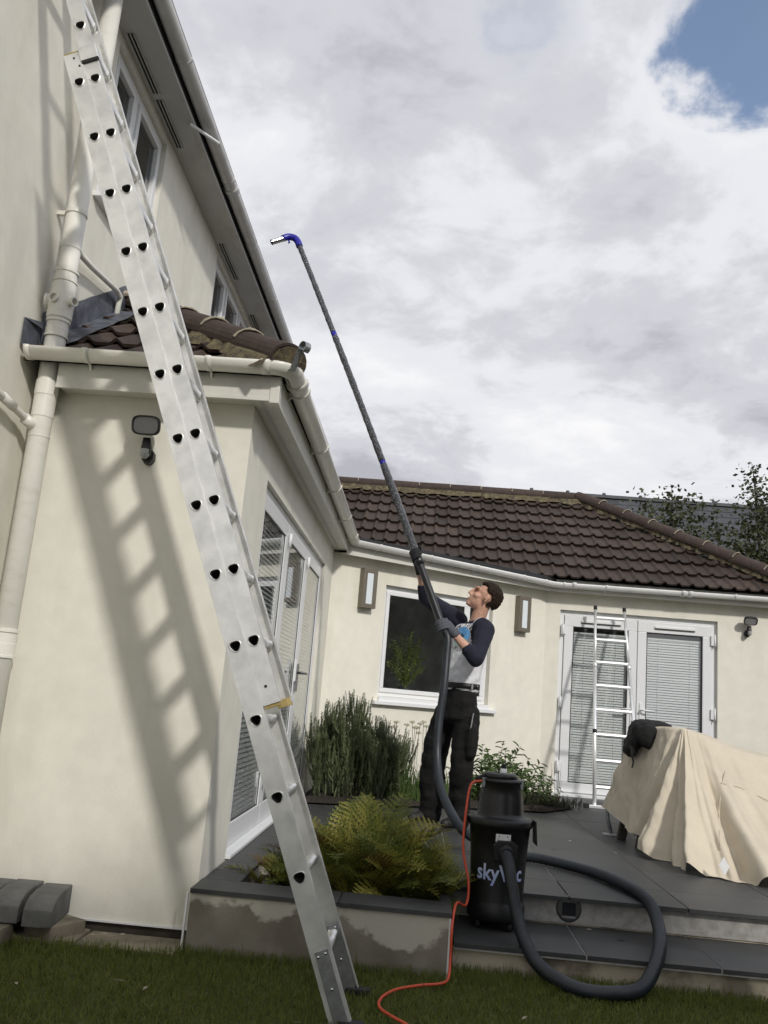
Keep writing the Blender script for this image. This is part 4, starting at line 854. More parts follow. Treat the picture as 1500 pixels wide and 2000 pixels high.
# --- suction pole
pole = thing('suction_pole', 'long plastic wrapped suction pole with blue bend and chrome nozzle held up by the man', 'pole', PN)
def pp(t, sag=.035): p = PN.lerp(PT, t); return p + V((-.9, 0, -.4)) * (sag * -4 * t * (1 - t) * .5)
cuts = [(-.012, .14, .030, M_POLEB), (.14, .36, .0315, M_POLE), (.368, .70, .0285, M_POLE), (.708, .985, .0265, M_POLE)]
for a, b, r, mt in cuts:
    k = int((b - a) * 110) + 2; pts = [pp(a + (b - a) * i / k) for i in range(k + 1)]; m = MB(); m.smooth = True
    rr = [r * (1 + (random.uniform(-.07, .10) if mt is M_POLE and 0 < i < k else 0)) for i in range(k + 1)]; m.tube(pts, rr, 14); m.build('pole_section', mt, pole)
for a in (.364, .704): m = MB(); m.smooth = True; m.cyl(pp(a - .008), pp(a + .008), .0265, 14); m.build('clamp_band', M_BLUE, pole)
m = MB(); m.smooth = True; m.cyl(pp(.130), pp(.152), .036, 14); m.build('joint_collar', M_POLEB, pole)
e0 = pp(.98); nz = V((-.93, -.28, -.33)).normalized(); ec = [e0, e0 + PD * .07, e0 + PD * .125 + nz * .02, e0 + PD * .15 + nz * .075, e0 + PD * .135 + nz * .14]
m = MB(); m.smooth = True; m.tube(spline(ec, 16), .034, 16); eb = m.build('bend', M_BLUE, pole)
m = MB(); m.smooth = True; p = e0 + PD * .10 + nz * .085; m.tube([p, p - PD * .03, p - PD * .035 + nz * .012], .008, 8); m.build('bend_clip', M_BLUE, eb)
n0 = ec[-1]; n1 = n0 + nz * .12 - PD * .035; m = MB(); m.smooth = True; m.tube([n0 - nz * .02, n1], .029, 18, caps=False); m.tube([n1, n0], .026, 18, caps=False); m.build('nozzle', M_CHROME, pole)
m = MB(); m.tube([n1 - (n1 - n0) * .2, n1 - (n1 - n0) * .19], .0255, 18); m.build('nozzle_bore', M_DARK, pole)
# --- orange cord
cp = [VC + V((-.11, -.05, .70)), VC + V((-.165, -.09, .68)), VC + V((-.185, -.13, .56)), VC + V((-.19, -.15, .38)), VC + V((-.155, -.18, .22)), VC + V((-.165, -.22, .13)), V((.245, 4.45, .29)), V((.222, 4.285, .225)), V((.222, 4.265, .10)), V((.215, 4.21, .030)), V((.18, 4.13, .028)), V((.09, 4.07, .030)), V((-.01, 3.99, .027)), V((-.065, 3.86, .029)), V((-.065, 3.75, .028)), V((-.01, 3.66, .028)), V((.06, 3.57, .028)), V((.18, 3.40, .010)), V((.30, 3.1, .01))]
m = MB(); m.smooth = True; m.tube(spline(cp, 220), .0062, 8); tag(m.build('power_cord', M_CORD), 'orange power cord hanging from the vacuum and lying across the grass', 'cord')
m = MB(); m.smooth = True; m.tube([VC + V((-.02, -.03, .822)), VC + V((-.09, -.03, .815)), VC + V((-.125, -.03, .80)), VC + V((-.155, -.06, .785))], [.012, .011, .010, .009], 8); m.build('cord_plug', M_RUBBER, vac)

# ------------------------------------------------------------ person
def grown(name, items, vox, smooth, m, parent, noise_amp=0, cut=None):
    """one continuous surface grown round chains and ellipsoids (centre, three radii, three axes)"""
    bm = bmesh.new(); base = bmesh.new(); bmesh.ops.create_icosphere(base, subdivisions=2, radius=1); bme = bpy.data.meshes.new('t'); base.to_mesh(bme); base.free()
    def ell(c, r, ax):
        t = bme.copy(); mw = Matrix((V(ax[0]) * r[0], V(ax[1]) * r[1], V(ax[2]) * r[2])).transposed().to_4x4(); mw.translation = V(c); t.transform(mw); bm.from_mesh(t); bpy.data.meshes.remove(t)
    I3 = (V((1, 0, 0)), V((0, 1, 0)), V((0, 0, 1)))
    for it in items:
        if it[0] == 'c':                                        # chain of (point, radius)
            ps = it[1]
            for (a, ra), (b, rb) in zip(ps, ps[1:]):
                a, b = V(a), V(b); n = max(2, int((b - a).length / (min(ra, rb) * .35)))
                for k in range(n + 1): t = k / n; r = ra + (rb - ra) * t; ell(a.lerp(b, t), (r, r, r), I3)
        elif it[0] == 'e': ell(it[1], it[2], it[3] if len(it) > 3 else I3)
        elif it[0] == 's':                                      # stack of (centre, radii, axes) lofted
            st = it[1]
            for (a, ra, xa), (b, rb, xb) in zip(st, st[1:]):
                a, b = V(a), V(b); n = max(3, int((b - a).length / .02))
                for k in range(n + 1):
                    t = k / n; ax = [V(p).lerp(V(q), t).normalized() for p, q in zip(xa, xb)]; ell(a.lerp(b, t), [p + (q - p) * t for p, q in zip(ra, rb)], ax)
    me = bpy.data.meshes.new(name); bm.to_mesh(me); bm.free(); o = bpy.data.objects.new('tmp', me); link(o)
    md = o.modifiers.new('r', 'REMESH'); md.mode = 'VOXEL'; md.voxel_size = vox
    if smooth: sm = o.modifiers.new('s', 'SMOOTH'); sm.iterations = smooth; sm.factor = .5
    out_ = bpy.data.meshes.new_from_object(o.evaluated_get(bpy.context.evaluated_depsgraph_get())); bpy.data.objects.remove(o); bpy.data.meshes.remove(me); bpy.data.meshes.remove(bme)
    if cut or noise_amp:
        b2 = bmesh.new(); b2.from_mesh(out_)
        for co, no in (cut or ()): bmesh.ops.bisect_plane(b2, geom=b2.verts[:] + b2.edges[:] + b2.faces[:], plane_co=V(co), plane_no=V(no), clear_outer=True)
        b2.to_mesh(out_); b2.free()
    return obj(name, out_, parent, m, smooth=True)
man = thing('person', 'man in navy and white raglan shirt and black trousers looking up, holding the suction pole', 'person', (.26, 7.2, ZP))
shN, shF, elN, elF = V((.475, 7.00, 1.79)), V((.275, 7.33, 1.885)), V((.41, 6.83, 1.555)), V((-.005, 7.20, 2.035))
hN = PN + PD * .02; hF = pp(.152)
wrN = hN + V((.085, -.012, -.045)); wrF = hF + V((.03, .015, -.105))
f = V((-.85, -.10, .50)).normalized(); sd = V((-.10, -.99, 0)); sd = (sd - sd.dot(f) * f).normalized(); u = f.cross(sd); u = u if u.z > 0 else -u
HC = V((.462, 7.12, 2.065)); H3 = (f, sd, u)
HS = 1.09
def hd(a, b, c): return HC + (f * a + sd * b + u * c) * HS
sh = (shF - shN).normalized(); cf = V((-sh.y, sh.x, 0)).normalized(); cf = cf if cf.x < 0 else -cf
sax = (V((sh.x, sh.y, 0)).normalized(), cf, ZUP); hipx = V((-.45, .89, 0)).normalized(); hax = (hipx, V((-hipx.y, hipx.x, 0)), ZUP)
W0, W1_, CH, SH = V((.330, 7.20, 1.36)), V((.340, 7.19, 1.50)), V((.365, 7.18, 1.65)), V((.375, 7.175, 1.80))
torso = [(W0, (.170, .122, .05), hax), (W1_, (.176, .124, .05), sax), (CH, (.190, .130, .06), sax), (SH, (.170, .100, .05), sax)]
grow_head = [('e', hd(-.022, 0, .025), (.103, .078, .095), H3), ('e', hd(.030, 0, -.045), (.068, .060, .080), H3), ('e', hd(.068, 0, -.098), (.026, .030, .024), H3), ('c', [(hd(.0, 0, -.07), .045), (hd(.05, 0, -.085), .038)]),
    ('c', [(hd(.080, 0, .030), .013), (hd(.092, 0, .004), .013), (hd(.104, 0, -.020), .0125), (hd(.109, 0, -.032), .0125)]), ('e', hd(.097, .011, -.036), (.012, .009, .009), H3), ('e', hd(.097, -.011, -.036), (.012, .009, .009), H3), ('c', [(hd(.078, .038, .034), .014), (hd(.088, 0, .032), .012), (hd(.078, -.038, .034), .014)]),
    ('e', hd(.085, 0, -.064), (.014, .024, .010), H3), ('e', hd(.082, 0, -.080), (.014, .022, .009), H3), ('e', hd(.052, .042, -.022), (.030, .022, .026), H3), ('e', hd(.052, -.042, -.022), (.030, .022, .026), H3)]
for s in (1, -1): grow_head += [('c', [(hd(-.012, s * .076, .022), .010), (hd(-.022, s * .084, .008), .011), (hd(-.016, s * .080, -.028), .009)]), ('e', hd(-.008, s * .079, .0), (.016, .006, .022), H3)]
body_items = grow_head + [('c', [(V((.405, 7.17, 1.82)), .066), (hd(-.03, 0, -.06), .060)]), ('s', [(c, [x * .88 for x in r], a) for c, r, a in torso]),
    ('c', [(shN, .050), (elN, .042), (elN.lerp(wrN, .35), .041), (wrN, .028)]), ('c', [(shF, .050), (elF, .042), (elF.lerp(wrF, .35), .041), (wrF, .028)]),
    ('e', (.305, 7.20, 1.20), (.150, .105, .13), hax), ('c', [((.225, 7.27, 1.10), .078), ((.165, 7.31, .74), .058), ((.165, 7.37, .36), .042)]), ('c', [((.390, 7.12, 1.10), .078), ((.365, 7.10, .74), .058), ((.375, 7.20, .36), .042)])]
body_ = grown('body', body_items, .0062, 3, M_SKIN, man)
# shirt: white trunk and navy raglan sleeves cut by the slanting seam
shirt_items = [('s', [(c, [x + .012 for x in r], a) for c, r, a in torso]), ('s', [(V((.322, 7.205, 1.315)), (.184, .136, .03), hax), (W0, (.186, .136, .05), hax)]), ('c', [(shN + V((-.02, .02, .02)), .085), (shN, .085), (shN.lerp(elN, .5), .072), (elN, .064), (elN.lerp(wrN, .30), .057)]),
    ('c', [(shF, .082), (shF.lerp(elF, .5), .070), (elF, .062), (elF.lerp(wrF, .34), .055)]), ('c', [(V((.395, 7.175, 1.84)), .078), (V((.41, 7.168, 1.872)), .072)])]
wrn, wrf = (wrN - elN).normalized(), (wrF - elF).normalized()
shirt = grown('shirt', shirt_items, .0085, 4, M_WHITE, man)
sm_ = shirt.data; sm_.materials.append(M_NAVY); so = WL[shirt.name]
from mathutils import noise as mnoise
nk = V((.405, 7.17, 1.87)); tilt_n = V((-.35, -.05, 1)).normalized()
b2 = bmesh.new(); b2.from_mesh(sm_)
for v in b2.verts:
    p = v.co + so; w = .35 + .65 * min(1, max(0, (1.62 - p.z) / .2)); am = .010 * w
    fold = mnoise.noise(V((p.x * 7 + p.z * 5, p.y * 7, p.z * 16 - p.x * 10))) * am + mnoise.noise(p * 22) * .003
    v.co += v.normal * fold
bmesh.ops.bisect_plane(b2, geom=b2.verts[:] + b2.edges[:] + b2.faces[:], plane_co=elN.lerp(wrN, .30) - so, plane_no=wrn, clear_outer=False)
def seg_d(p, a, b): t = max(0, min(1, (p - a).dot(b - a) / (b - a).length_squared)); return (p - a.lerp(b, t)).length, t
kill = []
for fc in b2.faces:
    p = fc.calc_center_median() + so; fc.material_index = 0
    dN = min(seg_d(p, shN, elN)[0], seg_d(p, elN, wrN)[0]); dF = min(seg_d(p, shF, elF)[0], seg_d(p, elF, wrF)[0])
    ax = V((SH.x, SH.y, 0)); q = (V((p.x, p.y, 0)) - ax).dot(sax[0])
    neckd = ((p - nk) - (p - nk).dot(tilt_n) * tilt_n).length; up_ = (p - nk).dot(tilt_n)
    if up_ > .012 and neckd < .12: kill.append(fc); continue
    front = (p - CH).dot(cf)
    for sgn, d_, sht, elb in ((-1, dN, shN, elN), (1, dF, shF, elF)):
        lim = .075 + max(0, 1.86 - p.z) * .34
        if q * sgn > lim and d_ < .105 and p.z > (1.44 if sgn < 0 else 1.66): fc.material_index = 1
        if seg_d(p, sht.lerp(elb, .35), elb)[0] < .085 or seg_d(p, elb, wrN if sgn < 0 else wrF)[0] < .07 and (p - elb).length < .2: fc.material_index = 1
    if up_ > -.016 and neckd < .105: fc.material_index = 1
bmesh.ops.delete(b2, geom=kill, context='FACES'); b2.to_mesh(sm_); b2.free()
# trousers, belt, boots
tr_items = [('s', [(V((.318, 7.205, 1.345)), (.172, .128, .03), hax), (V((.308, 7.20, 1.22)), (.192, .142, .05), hax), (V((.296, 7.20, 1.10)), (.198, .142, .05), hax)]),
    ('c', [((.225, 7.27, 1.12), .104), ((.175, 7.30, .92), .112), ((.152, 7.31, .74), .106), ((.146, 7.34, .55), .104), ((.158, 7.37, .36), .094), ((.158, 7.38, .335), .092)]),
    ('c', [((.390, 7.12, 1.12), .106), ((.375, 7.11, .92), .104), ((.362, 7.10, .74), .096), ((.372, 7.15, .55), .092), ((.378, 7.20, .36), .088), ((.378, 7.21, .335), .086)]), ('c', [((.43, 7.02, 1.02), .05), ((.425, 7.01, .85), .05)])]
tro = grown('trousers', tr_items, .010, 3, M_TROUSER, man); oo = WL[tro.name]
for v in tro.data.vertices:
    p = v.co + oo; low = max(0, min(1, (1.1 - p.z) / .6))
    v.co += v.normal * (mnoise.noise(V((p.x * 6, p.y * 6, p.z * 15))) * (.008 + .010 * low) + mnoise.noise(V((p.x * 14 + p.z * 9, p.y * 14, p.z * 20))) * .005)
m = MB(); m.smooth = True; bc = V((.320, 7.205, 1.352)); bel = [[bc + hax[0] * (.180 + e) * math.cos(a) + hax[1] * (.134 + e) * math.sin(a) + ZUP * z for a in np.linspace(0, 2 * PI, 41)[:40]] for e, z in ((.002, -.022), (.011, -.020), (.011, .020), (.002, .022))]; loop_tube(m, bel); blt = m.build('belt', M_BELT, man)
k_ = max(range(40), key=lambda k: -bel[1][k].y + bel[1][k].x * .6); p = bel[1][k_]; m = MB(); m.obox(p + ZUP * .02, (1, 0, 0), (0, 1, 0), ZUP, (-.006, -.008, -.024), (.008, .002, .024)); m.build('belt_loop', M_STEEL, blt)
m = MB(); m.obox(V((.418, 6.985, 1.09)), V((1, .1, 0)).normalized(), V((-.1, 1, 0)).normalized(), V((.12, 0, 1)).normalized(), (-.004, -.006, -.06), (.004, .006, .06)); m.build('pocket_zip', M_STEEL, tro)
for nm, a, d in (('l', V((.158, 7.385, ZP)), V((-.80, -.60, 0))), ('r', V((.378, 7.215, ZP)), V((-.62, -.78, 0)))):
    d = d.normalized(); grown('boot', [('c', [(a + ZUP * .10, .056), (a + ZUP * .05, .052), (a + d * .04 + ZUP * .048, .048)]), ('c', [(a - d * .03 + ZUP * .042, .042), (a + d * .10 + ZUP * .045, .045), (a + d * .185 + ZUP * .036, .036)])], .009, 3, M_BOOT, man, cut=[(a + ZUP * .002, (0, 0, -1))])
# hair
hi = []; base = bmesh.new(); bmesh.ops.create_icosphere(base, subdivisions=3, radius=1)
for v in base.verts:
    a, b, c = v.co
    if (c > .62 and a < .80) or (a < -.10 and c > -.72 and not (abs(b) > .86 and a > -.20 and c < .05)) or (a < .42 and c > .22) or (a < .2 and a > -.1 and c > .02 and abs(b) > .8): hi.append(('e', hd(-.024 + a * .099, b * .075, .026 + c * .091), ((.020 if c > .35 else .0145) + random.uniform(0, .003),) * 3))
base.free(); grown('hair', hi, .0062, 5, M_HAIR, man)
for s in (1, -1):
    m = MB(); m.smooth = True; m.tube([hd(.074, s * .046, .036), hd(.086, s * .028, .043), hd(.091, s * .010, .040)], [.004, .0055, .004], 6); m.build('eyebrow', M_HAIR, man)
    m = MB(); m.smooth = True; m.tube([hd(.075, s * .040, .013), hd(.080, s * .032, .0135), hd(.081, s * .022, .012)], [.001, .0028, .001], 6); m.build('eye', M_DARK, man)
m = MB(); m.smooth = True; m.tube([hd(.082, .024, -.073), hd(.0955, 0, -.072), hd(.082, -.024, -.073)], [.002, .004, .002], 6); m.build('lips', M_LIP, man)
# gloved hands closed round the pole
def glove(c, ax, wr, toview, m_, thumb_up, cuffm):
    ax = V(ax).normalized(); arm = (c - wr).normalized(); x = (wr - c); x = (x - x.dot(ax) * ax).normalized(); y = ax.cross(x); y = y if y.dot(V(toview)) > 0 else -y
    R0 = .034; it = []
    pc = c + x * (R0 + .016)
    it.append(('s', [(c + x * (R0 + .010) - ax * .034 + y * .006, (.017, .026, .020), (x, y, ax)), (c + x * (R0 + .010) + ax * .034 + y * .006, (.017, .026, .020), (x, y, ax))]))
    it.append(('c', [(wr, .036), (wr.lerp(pc, .5), .037), (pc, .030)]))
    for k, (o, L) in enumerate(((.036, 185), (.013, 205), (-.011, 195), (-.034, 165))):
        pts = []
        for a in np.linspace(20, 20 + L, 7): w = R(a); pts.append((c + ax * o + x * (R0 + .011) * math.cos(w) + y * (R0 + .011) * math.sin(w), .0118 - .0022 * a / 220))
        it.append(('c', pts))
    th = []
    for a in np.linspace(-10, -135, 6): w = R(a); t = (a + 10) / -125; th.append((c + ax * (.030 + .028 * t) * thumb_up + x * (R0 + .014) * math.cos(w) + y * (R0 + .014) * math.sin(w), .0145 - .003 * t))
    it.append(('c', th)); g = grown('glove', it, .0048, 2, m_, man)
    cf_ = MB(); cf_.smooth = True; d = (wr - c).normalized(); cf_.tube([wr - d * .006, wr + d * .01, wr + d * .045, wr + d * .05], [.036, .039, .037, .030], 18); cf_.build('glove_cuff', cuffm, g)
glove(hN, PD, wrN, (0, -1, 0), M_GLOVE, 1, M_GLOVE); glove(hF, PD, wrF, (0, -1, 0), M_GLOVED, 1, M_GLOVED)
# shirt badge: printed on the chest
dg = bpy.context.evaluated_depsgraph_get(); bv = BVHTree.FromObject(shirt, dg)
bc0 = V((.262, 7.02, 1.735)); bn = (cf + V((.25, -.35, 0))).normalized(); bx = V((-bn.y, bn.x, 0)).normalized(); bx = bx if bx.x > 0 else -bx; bz = V((0.0, 0, 1)); bz = (bz + bx * .12).normalized()
def on_shirt(a, b, off):
    o = bc0 + bx * a + bz * b + bn * .4 - so; h = bv.ray_cast(o, -bn); 
    return (h[0] + so + bn * off) if h[0] else bc0 + bx * a + bz * b + bn * .05
def ring_print(r0, r1, a0, a1, m_, off, nm, seg=40, squash=1.0, rings=3):
    m = MB(); vs = []
    for j in range(rings + 1):
        rr = r0 + (r1 - r0) * j / rings
        for k in range(seg + 1): a = a0 + (a1 - a0) * k / seg; vs.append(on_shirt(rr * math.cos(a) * squash, rr * math.sin(a), off))
    m.add(vs, [(j * (seg + 1) + k, j * (seg + 1) + k + 1, (j + 1) * (seg + 1) + k + 1, (j + 1) * (seg + 1) + k) for j in range(rings) for k in range(seg)]); return m.build(nm, m_, shirt)
ring_print(.112, .115, 0, 2 * PI, M_PRINTK, .004, 'badge_ring', rings=1); ring_print(.002, .080, R(-20), R(200), M_PRINTB, .004, 'badge_print'); ring_print(.002, .080, R(200), R(340), M_PRINTG, .004, 'badge_print')
def arc_text(body, size, r, a_mid, step, flip, nm):
    for k, ch in enumerate(body):
        if ch == ' ': continue
        a = a_mid + (k - (len(body) - 1) / 2) * step * (1 if flip else -1); t = text_mesh(ch, size, off=.001)
        for v in t.vertices:
            lx, ly = v.co.x, v.co.y
            if flip: rad = V((math.cos(a), math.sin(a))); tan = V((-math.sin(a), math.cos(a))); q = rad * (r - ly) + tan * lx
            else: rad = V((math.cos(a), math.sin(a))); tan = V((math.sin(a), -math.cos(a))); q = rad * (r + ly) + tan * lx
            v.co = on_shirt(q.x, q.y, .0045)
        t.materials.append(M_PRINTK); obj(nm, t, shirt)
arc_text('EM YORK', .030, .086, R(84), R(19), False, 'badge_letter'); arc_text('WIN', .028, .106, R(268), R(17), True, 'badge_letter')
m = MB(); vs = [on_shirt(x, y, .0048) for x, y in ((-.012, -.05), (.012, -.05), (.014, -.02), (.03, .01), (.024, .016), (.008, .0), (.012, .024), (-.004, .028), (-.010, .0), (-.03, .03), (-.034, .026), (-.014, -.02))]; m.add(vs, [tuple(range(len(vs)))]); m.build('badge_figure', M_PRINTK, shirt)

# ------------------------------------------------------------ plants
def place(loc, d, roll=0, sc=1.0, up_ref=None):
    """matrix putting a mesh modelled along +Z at loc pointing along d"""
    d = V(d).normalized(); q = V((0, 0, 1)).rotation_difference(d); m = q.to_matrix().to_4x4() @ Matrix.Rotation(roll, 4, 'Z') @ Matrix.Scale(sc, 4); m.translation = V(loc); return m
RN = random.Random(11)
# --- fern: fronds modelled in the XZ plane, growing from the origin towards +X
def frond_mesh(m, droop, seed):
    r = random.Random(seed); L = 1.0; n = 22; pts = []; p = V((0, 0, 0)); el = R(78)
    for k in range(n + 1): pts.append(p.copy()); el -= R(droop) / n * (.5 + k / n); p = p + V((math.cos(el), 0, math.sin(el))) * (L / n)
    b = MB(); b.tube(pts, [.007 * (1 - k / n * .8) for k in range(n + 1)], 4, caps=False)
    for k in range(3, n + 1):
        t = k / n; ln = .30 * (math.sin(PI * min(1, (t + .05)) ** .75) ** .8) * (1 - .25 * t) + .01; tg = (pts[min(k + 1, n)] - pts[k - 1]).normalized(); nrm = V((0, 1, 0)).cross(tg)
        for s in (1, -1):
            d = (V((0, s, 0)) * .93 + tg * .38 + nrm * (r.uniform(-.22, .05))).normalized(); w0 = pts[k]; side = tg
            nn = 7
            for q in range(nn):
                a = w0 + d * (ln * q / nn) + nrm * (-.12 * ln * (q / nn) ** 2); bb = w0 + d * (ln * (q + 1.05) / nn) + nrm * (-.12 * ln * ((q + 1) / nn) ** 2); pw = .050 * (1 - q / nn * .75) * (ln / .28) ** .5
                for e in (1, -1):
                    tip = a.lerp(bb, .75) + side * e * pw + d * pw * .5 + nrm * r.uniform(-.006, .004); b.add([a, bb, tip], [(0, 1, 2)])
    me = b.mesh(m, 'frond'); return me
FR = [frond_mesh(mm, dr, 30 + i) for i, (mm, dr) in enumerate(((M_FERNG, 60), (M_FERNG, 80), (M_FERNY, 50), (M_FERNY, 72), (M_FERNY, 95), (M_FERNB, 62), (M_FERNG, 105)))]
fern = thing('fern', 'bushy fern with green, yellowing and rusty fronds growing in the low planter', 'fern', (-.25, 4.9, .17))
def fronds(cx, cy, n, l0, l1, wts, spread=.10, el=(30, 88)):
    for k in range(n):
        az = RN.uniform(0, 2 * PI); rad = spread * math.sqrt(RN.random()); L = RN.uniform(l0, l1); me = RN.choices(FR, wts)[0]
        lean = RN.uniform(-.28, .5)
        mw = Matrix.Translation((cx + rad * math.cos(az), cy + .7 * rad * math.sin(az), .17)) @ Matrix.Rotation(az, 4, 'Z') @ Matrix.Rotation(lean, 4, 'Y') @ Matrix.Rotation(RN.uniform(-.5, .5), 4, 'X') @ Matrix.Scale(L, 4); inst(me, 'frond', fern, mw)
fronds(-.24, 4.86, 38, .34, .60, (4, 4, 4, 4, 2, .7, 3), .15)
fronds(.02, 4.84, 36, .30, .54, (4, 4, 4, 4, 3, .6, 4), .14)
fronds(-.44, 4.86, 20, .28, .44, (4, 4, 3, 2, 2, 1.5, 4), .12)
fronds(-.62, 4.82, 13, .24, .36, (2, 3, 2, 2, 2, 4, 3), .08)
fronds(.10, 4.80, 12, .26, .36, (4, 4, 2, 3, 3, 0, 6), .06)
for az, L, lean, i in ((1.2, .66, -.2, 3), (2.9, .56, .2, 5), (.7, .62, -.1, 4), (.2, .60, .1, 3), (1.45, .70, -.35, 6), (2.0, .66, -.4, 4), (1.0, .66, -.3, 1), (2.2, .60, -.1, 1), (1.7, .64, -.25, 4), (.9, .60, .05, 1), (5.8, .52, .2, 3), (4.9, .50, -.1, 1), (3.6, .50, .1, 5)):
    inst(FR[i], 'frond', fern, Matrix.Translation((-.22 + .1 * math.cos(az), 4.88, .18)) @ Matrix.Rotation(az, 4, 'Z') @ Matrix.Rotation(lean, 4, 'Y') @ Matrix.Rotation(RN.uniform(-.6, .6), 4, 'X') @ Matrix.Scale(L, 4))
bag = grown('plastic_bag', [('e', (-.74, 4.62, .19), (.05, .07, .06)), ('e', (-.68, 4.72, .20), (.07, .06, .07)), ('c', [((-.76, 4.60, .17), .03), ((-.60, 4.60, .19), .035), ((-.58, 4.75, .22), .03)]), ('e', (-.64, 4.68, .24), (.04, .05, .03))], .012, 1, M_BAGP, None); tag(bag, 'crumpled black plastic in the left corner of the planter hole', 'plastic bag')

# --- needle sprigs (rosemary, low mound)
def sprig_mesh(m, L, nn, ln, twigs, seed, wd=.0035, lean=.55):
    r = random.Random(seed); b = MB(); axes = [([V((0, 0, 0)), V((r.uniform(-.03, .03) * L, r.uniform(-.03, .03) * L, L * .5)), V((r.uniform(-.08, .08) * L, r.uniform(-.08, .08) * L, L))], L)]
    for k in range(twigs):
        z = L * r.uniform(.1, .72); a = r.uniform(0, 2 * PI); l2 = L * r.uniform(.22, .45); p = V((0, 0, z)); d = V((math.cos(a) * .5, math.sin(a) * .5, 1)).normalized(); axes.append(([p, p + d * l2 * .5, p + d * l2 * .55 + V((0, 0, l2 * .5))], l2))
    for pts, LL in axes:
        sp_ = spline(pts, 8); b.tube(sp_, [.004 * (1 - k / 9) + .001 for k in range(9)], 3, caps=False)
        for k in range(int(nn * LL / L)):
            t = r.random() ** .85; i = min(7, int(t * 8)); p = sp_[i].lerp(sp_[i + 1], t * 8 - i); a = r.uniform(0, 2 * PI); tg = (sp_[i + 1] - sp_[i]).normalized(); o = tg.orthogonal().normalized(); o.rotate(Quaternion(tg, a)); d = (o + tg * r.uniform(.3, 1.1)).normalized(); w = d.cross(tg).normalized() * wd * .5; l = ln * r.uniform(.6, 1.1) * (1 - .4 * t)
            b.add([p - w, p + w, p + d * l + w * .4, p + d * l - w * .4], [(0, 1, 2, 3)])
    return b.mesh(m, 'sprig')
SP = [sprig_mesh(M_ROSE, .5, 190, .030, 7, 60 + i, .0048) for i in range(5)]
rose = thing('rosemary_bush', 'tall dark green rosemary bush in the corner between the doors and the window', 'shrub', (-.5, 8.3, ZP))
def rose_top(x): return 1.22 + .05 * math.sin(x * 19) - .34 * max(0, (x + .58)) / .5 - 1.2 * max(0, -.80 - x)
for k in range(290):
    x = RN.uniform(-.90, -.10); yb = 7.92 + .55 * (x + .9) ; y = yb + RN.uniform(0, .62)
    if (y - 9.02) * .819 - (x + .99) * .574 > -.08: y -= .3
    top = rose_top(x) * RN.uniform(.72, 1.0); L = RN.uniform(.34, .62); z = max(ZP + .01, top - L) if RN.random() < .6 else RN.uniform(ZP, max(ZP + .02, top - L))
    if RN.random() < .25: z = ZP + RN.uniform(0, .15)
    inst(RN.choice(SP), 'sprig', rose, place((x, y, z), (RN.uniform(-.22, .22), RN.uniform(-.35, .1), 1), RN.uniform(0, 6.3), L / .5))
SPL = [sprig_mesh(M_LAV, .2, 90, .02, 5, 80 + i) for i in range(3)]
lav = thing('lavender_mound', 'low grey green mound of needle leaves beside the french doors', 'plant', (1.4, 9.0, ZP))
for k in range(110):
    t = RN.random(); x, y = 1.02 + .60 * t + RN.uniform(-.12, .12), 8.78 + .50 * t + RN.uniform(-.16, .16); h = .20 * (1 - .5 * t)
    inst(SPL[k % 3], 'sprig', lav, place((x, y, ZP + RN.uniform(0, .05)), (RN.uniform(-.7, .7), RN.uniform(-.8, .4), 1), RN.uniform(0, 6), RN.uniform(.5, 1.0) * h / .2))
for k in range(16):
    x, y = RN.uniform(1.0, 1.4), RN.uniform(8.95, 9.2); m = MB(); p = V((x, y, ZP)); q = p + V((RN.uniform(-.06, .08), RN.uniform(-.05, .05), RN.uniform(.28, .46))); m.tube([p, p.lerp(q, .5) + V((.01, 0, 0)), q], [.003, .0025, .001], 4); m.build('dry_stem', M_STEM, lav)
# --- leafy shrub
def leafy_mesh(m, L, nl, ll, lw, seed):
    r = random.Random(seed); b = MB(); sp_ = spline([V((0, 0, 0)), V((r.uniform(-.05, .05), r.uniform(-.05, .05), L * .5)), V((r.uniform(-.1, .1), r.uniform(-.1, .1), L))], 8); b.tube(sp_, [.004 * (1 - k / 9) + .001 for k in range(9)], 4, caps=False)
    for k in range(nl):
        t = .2 + .8 * (k + r.random()) / nl; i = min(7, int(t * 7.99)); p = sp_[i].lerp(sp_[i + 1], t * 8 - i if t * 8 - i < 1 else 1); a = k * 2.4 + r.uniform(-.4, .4); d = V((math.cos(a), math.sin(a), r.uniform(-.15, .8))).normalized(); s = d.cross(ZUP).normalized(); n_ = s.cross(d)
        l = ll * r.uniform(.6, 1.1); w = lw * l / ll
        b.add([p, p + d * l * .35 + s * w * .5 + n_ * .006, p + d * l * .75 + s * w * .35 + n_ * .002, p + d * l - n_ * l * .15, p + d * l * .75 - s * w * .35 + n_ * .002, p + d * l * .35 - s * w * .5 + n_ * .006, p + d * l * .5 - n_ * .004], [(0, 6, 1), (1, 6, 2), (2, 6, 3), (3, 6, 4), (4, 6, 5), (5, 6, 0)])
    return b.mesh(m, 'leafy_stem')
LF = [leafy_mesh(M_LEAF, .42, 15, .085, .034, 90 + i) for i in range(4)]
shb = thing('leafy_shrub', 'bright green leafy shrub behind the vacuum cleaner, under the right wall lamp', 'shrub', (.85, 9.1, ZP))
for k in range(95):
    x = RN.uniform(.42, 1.30); y = 8.95 + .35 * (x - .5) + RN.uniform(-.25, .25); h = (.62 - .28 * abs(x - .85) / .4) * RN.uniform(.5, 1.0) if abs(x - .85) < .6 else .25
    inst(LF[k % 4], 'leafy_stem', shb, place((x, y, ZP + max(0, h - .42) * RN.uniform(.3, 1)), (RN.uniform(-.6, .6), RN.uniform(-.7, .3), 1), RN.uniform(0, 6), max(.5, min(1.1, h / .40))))
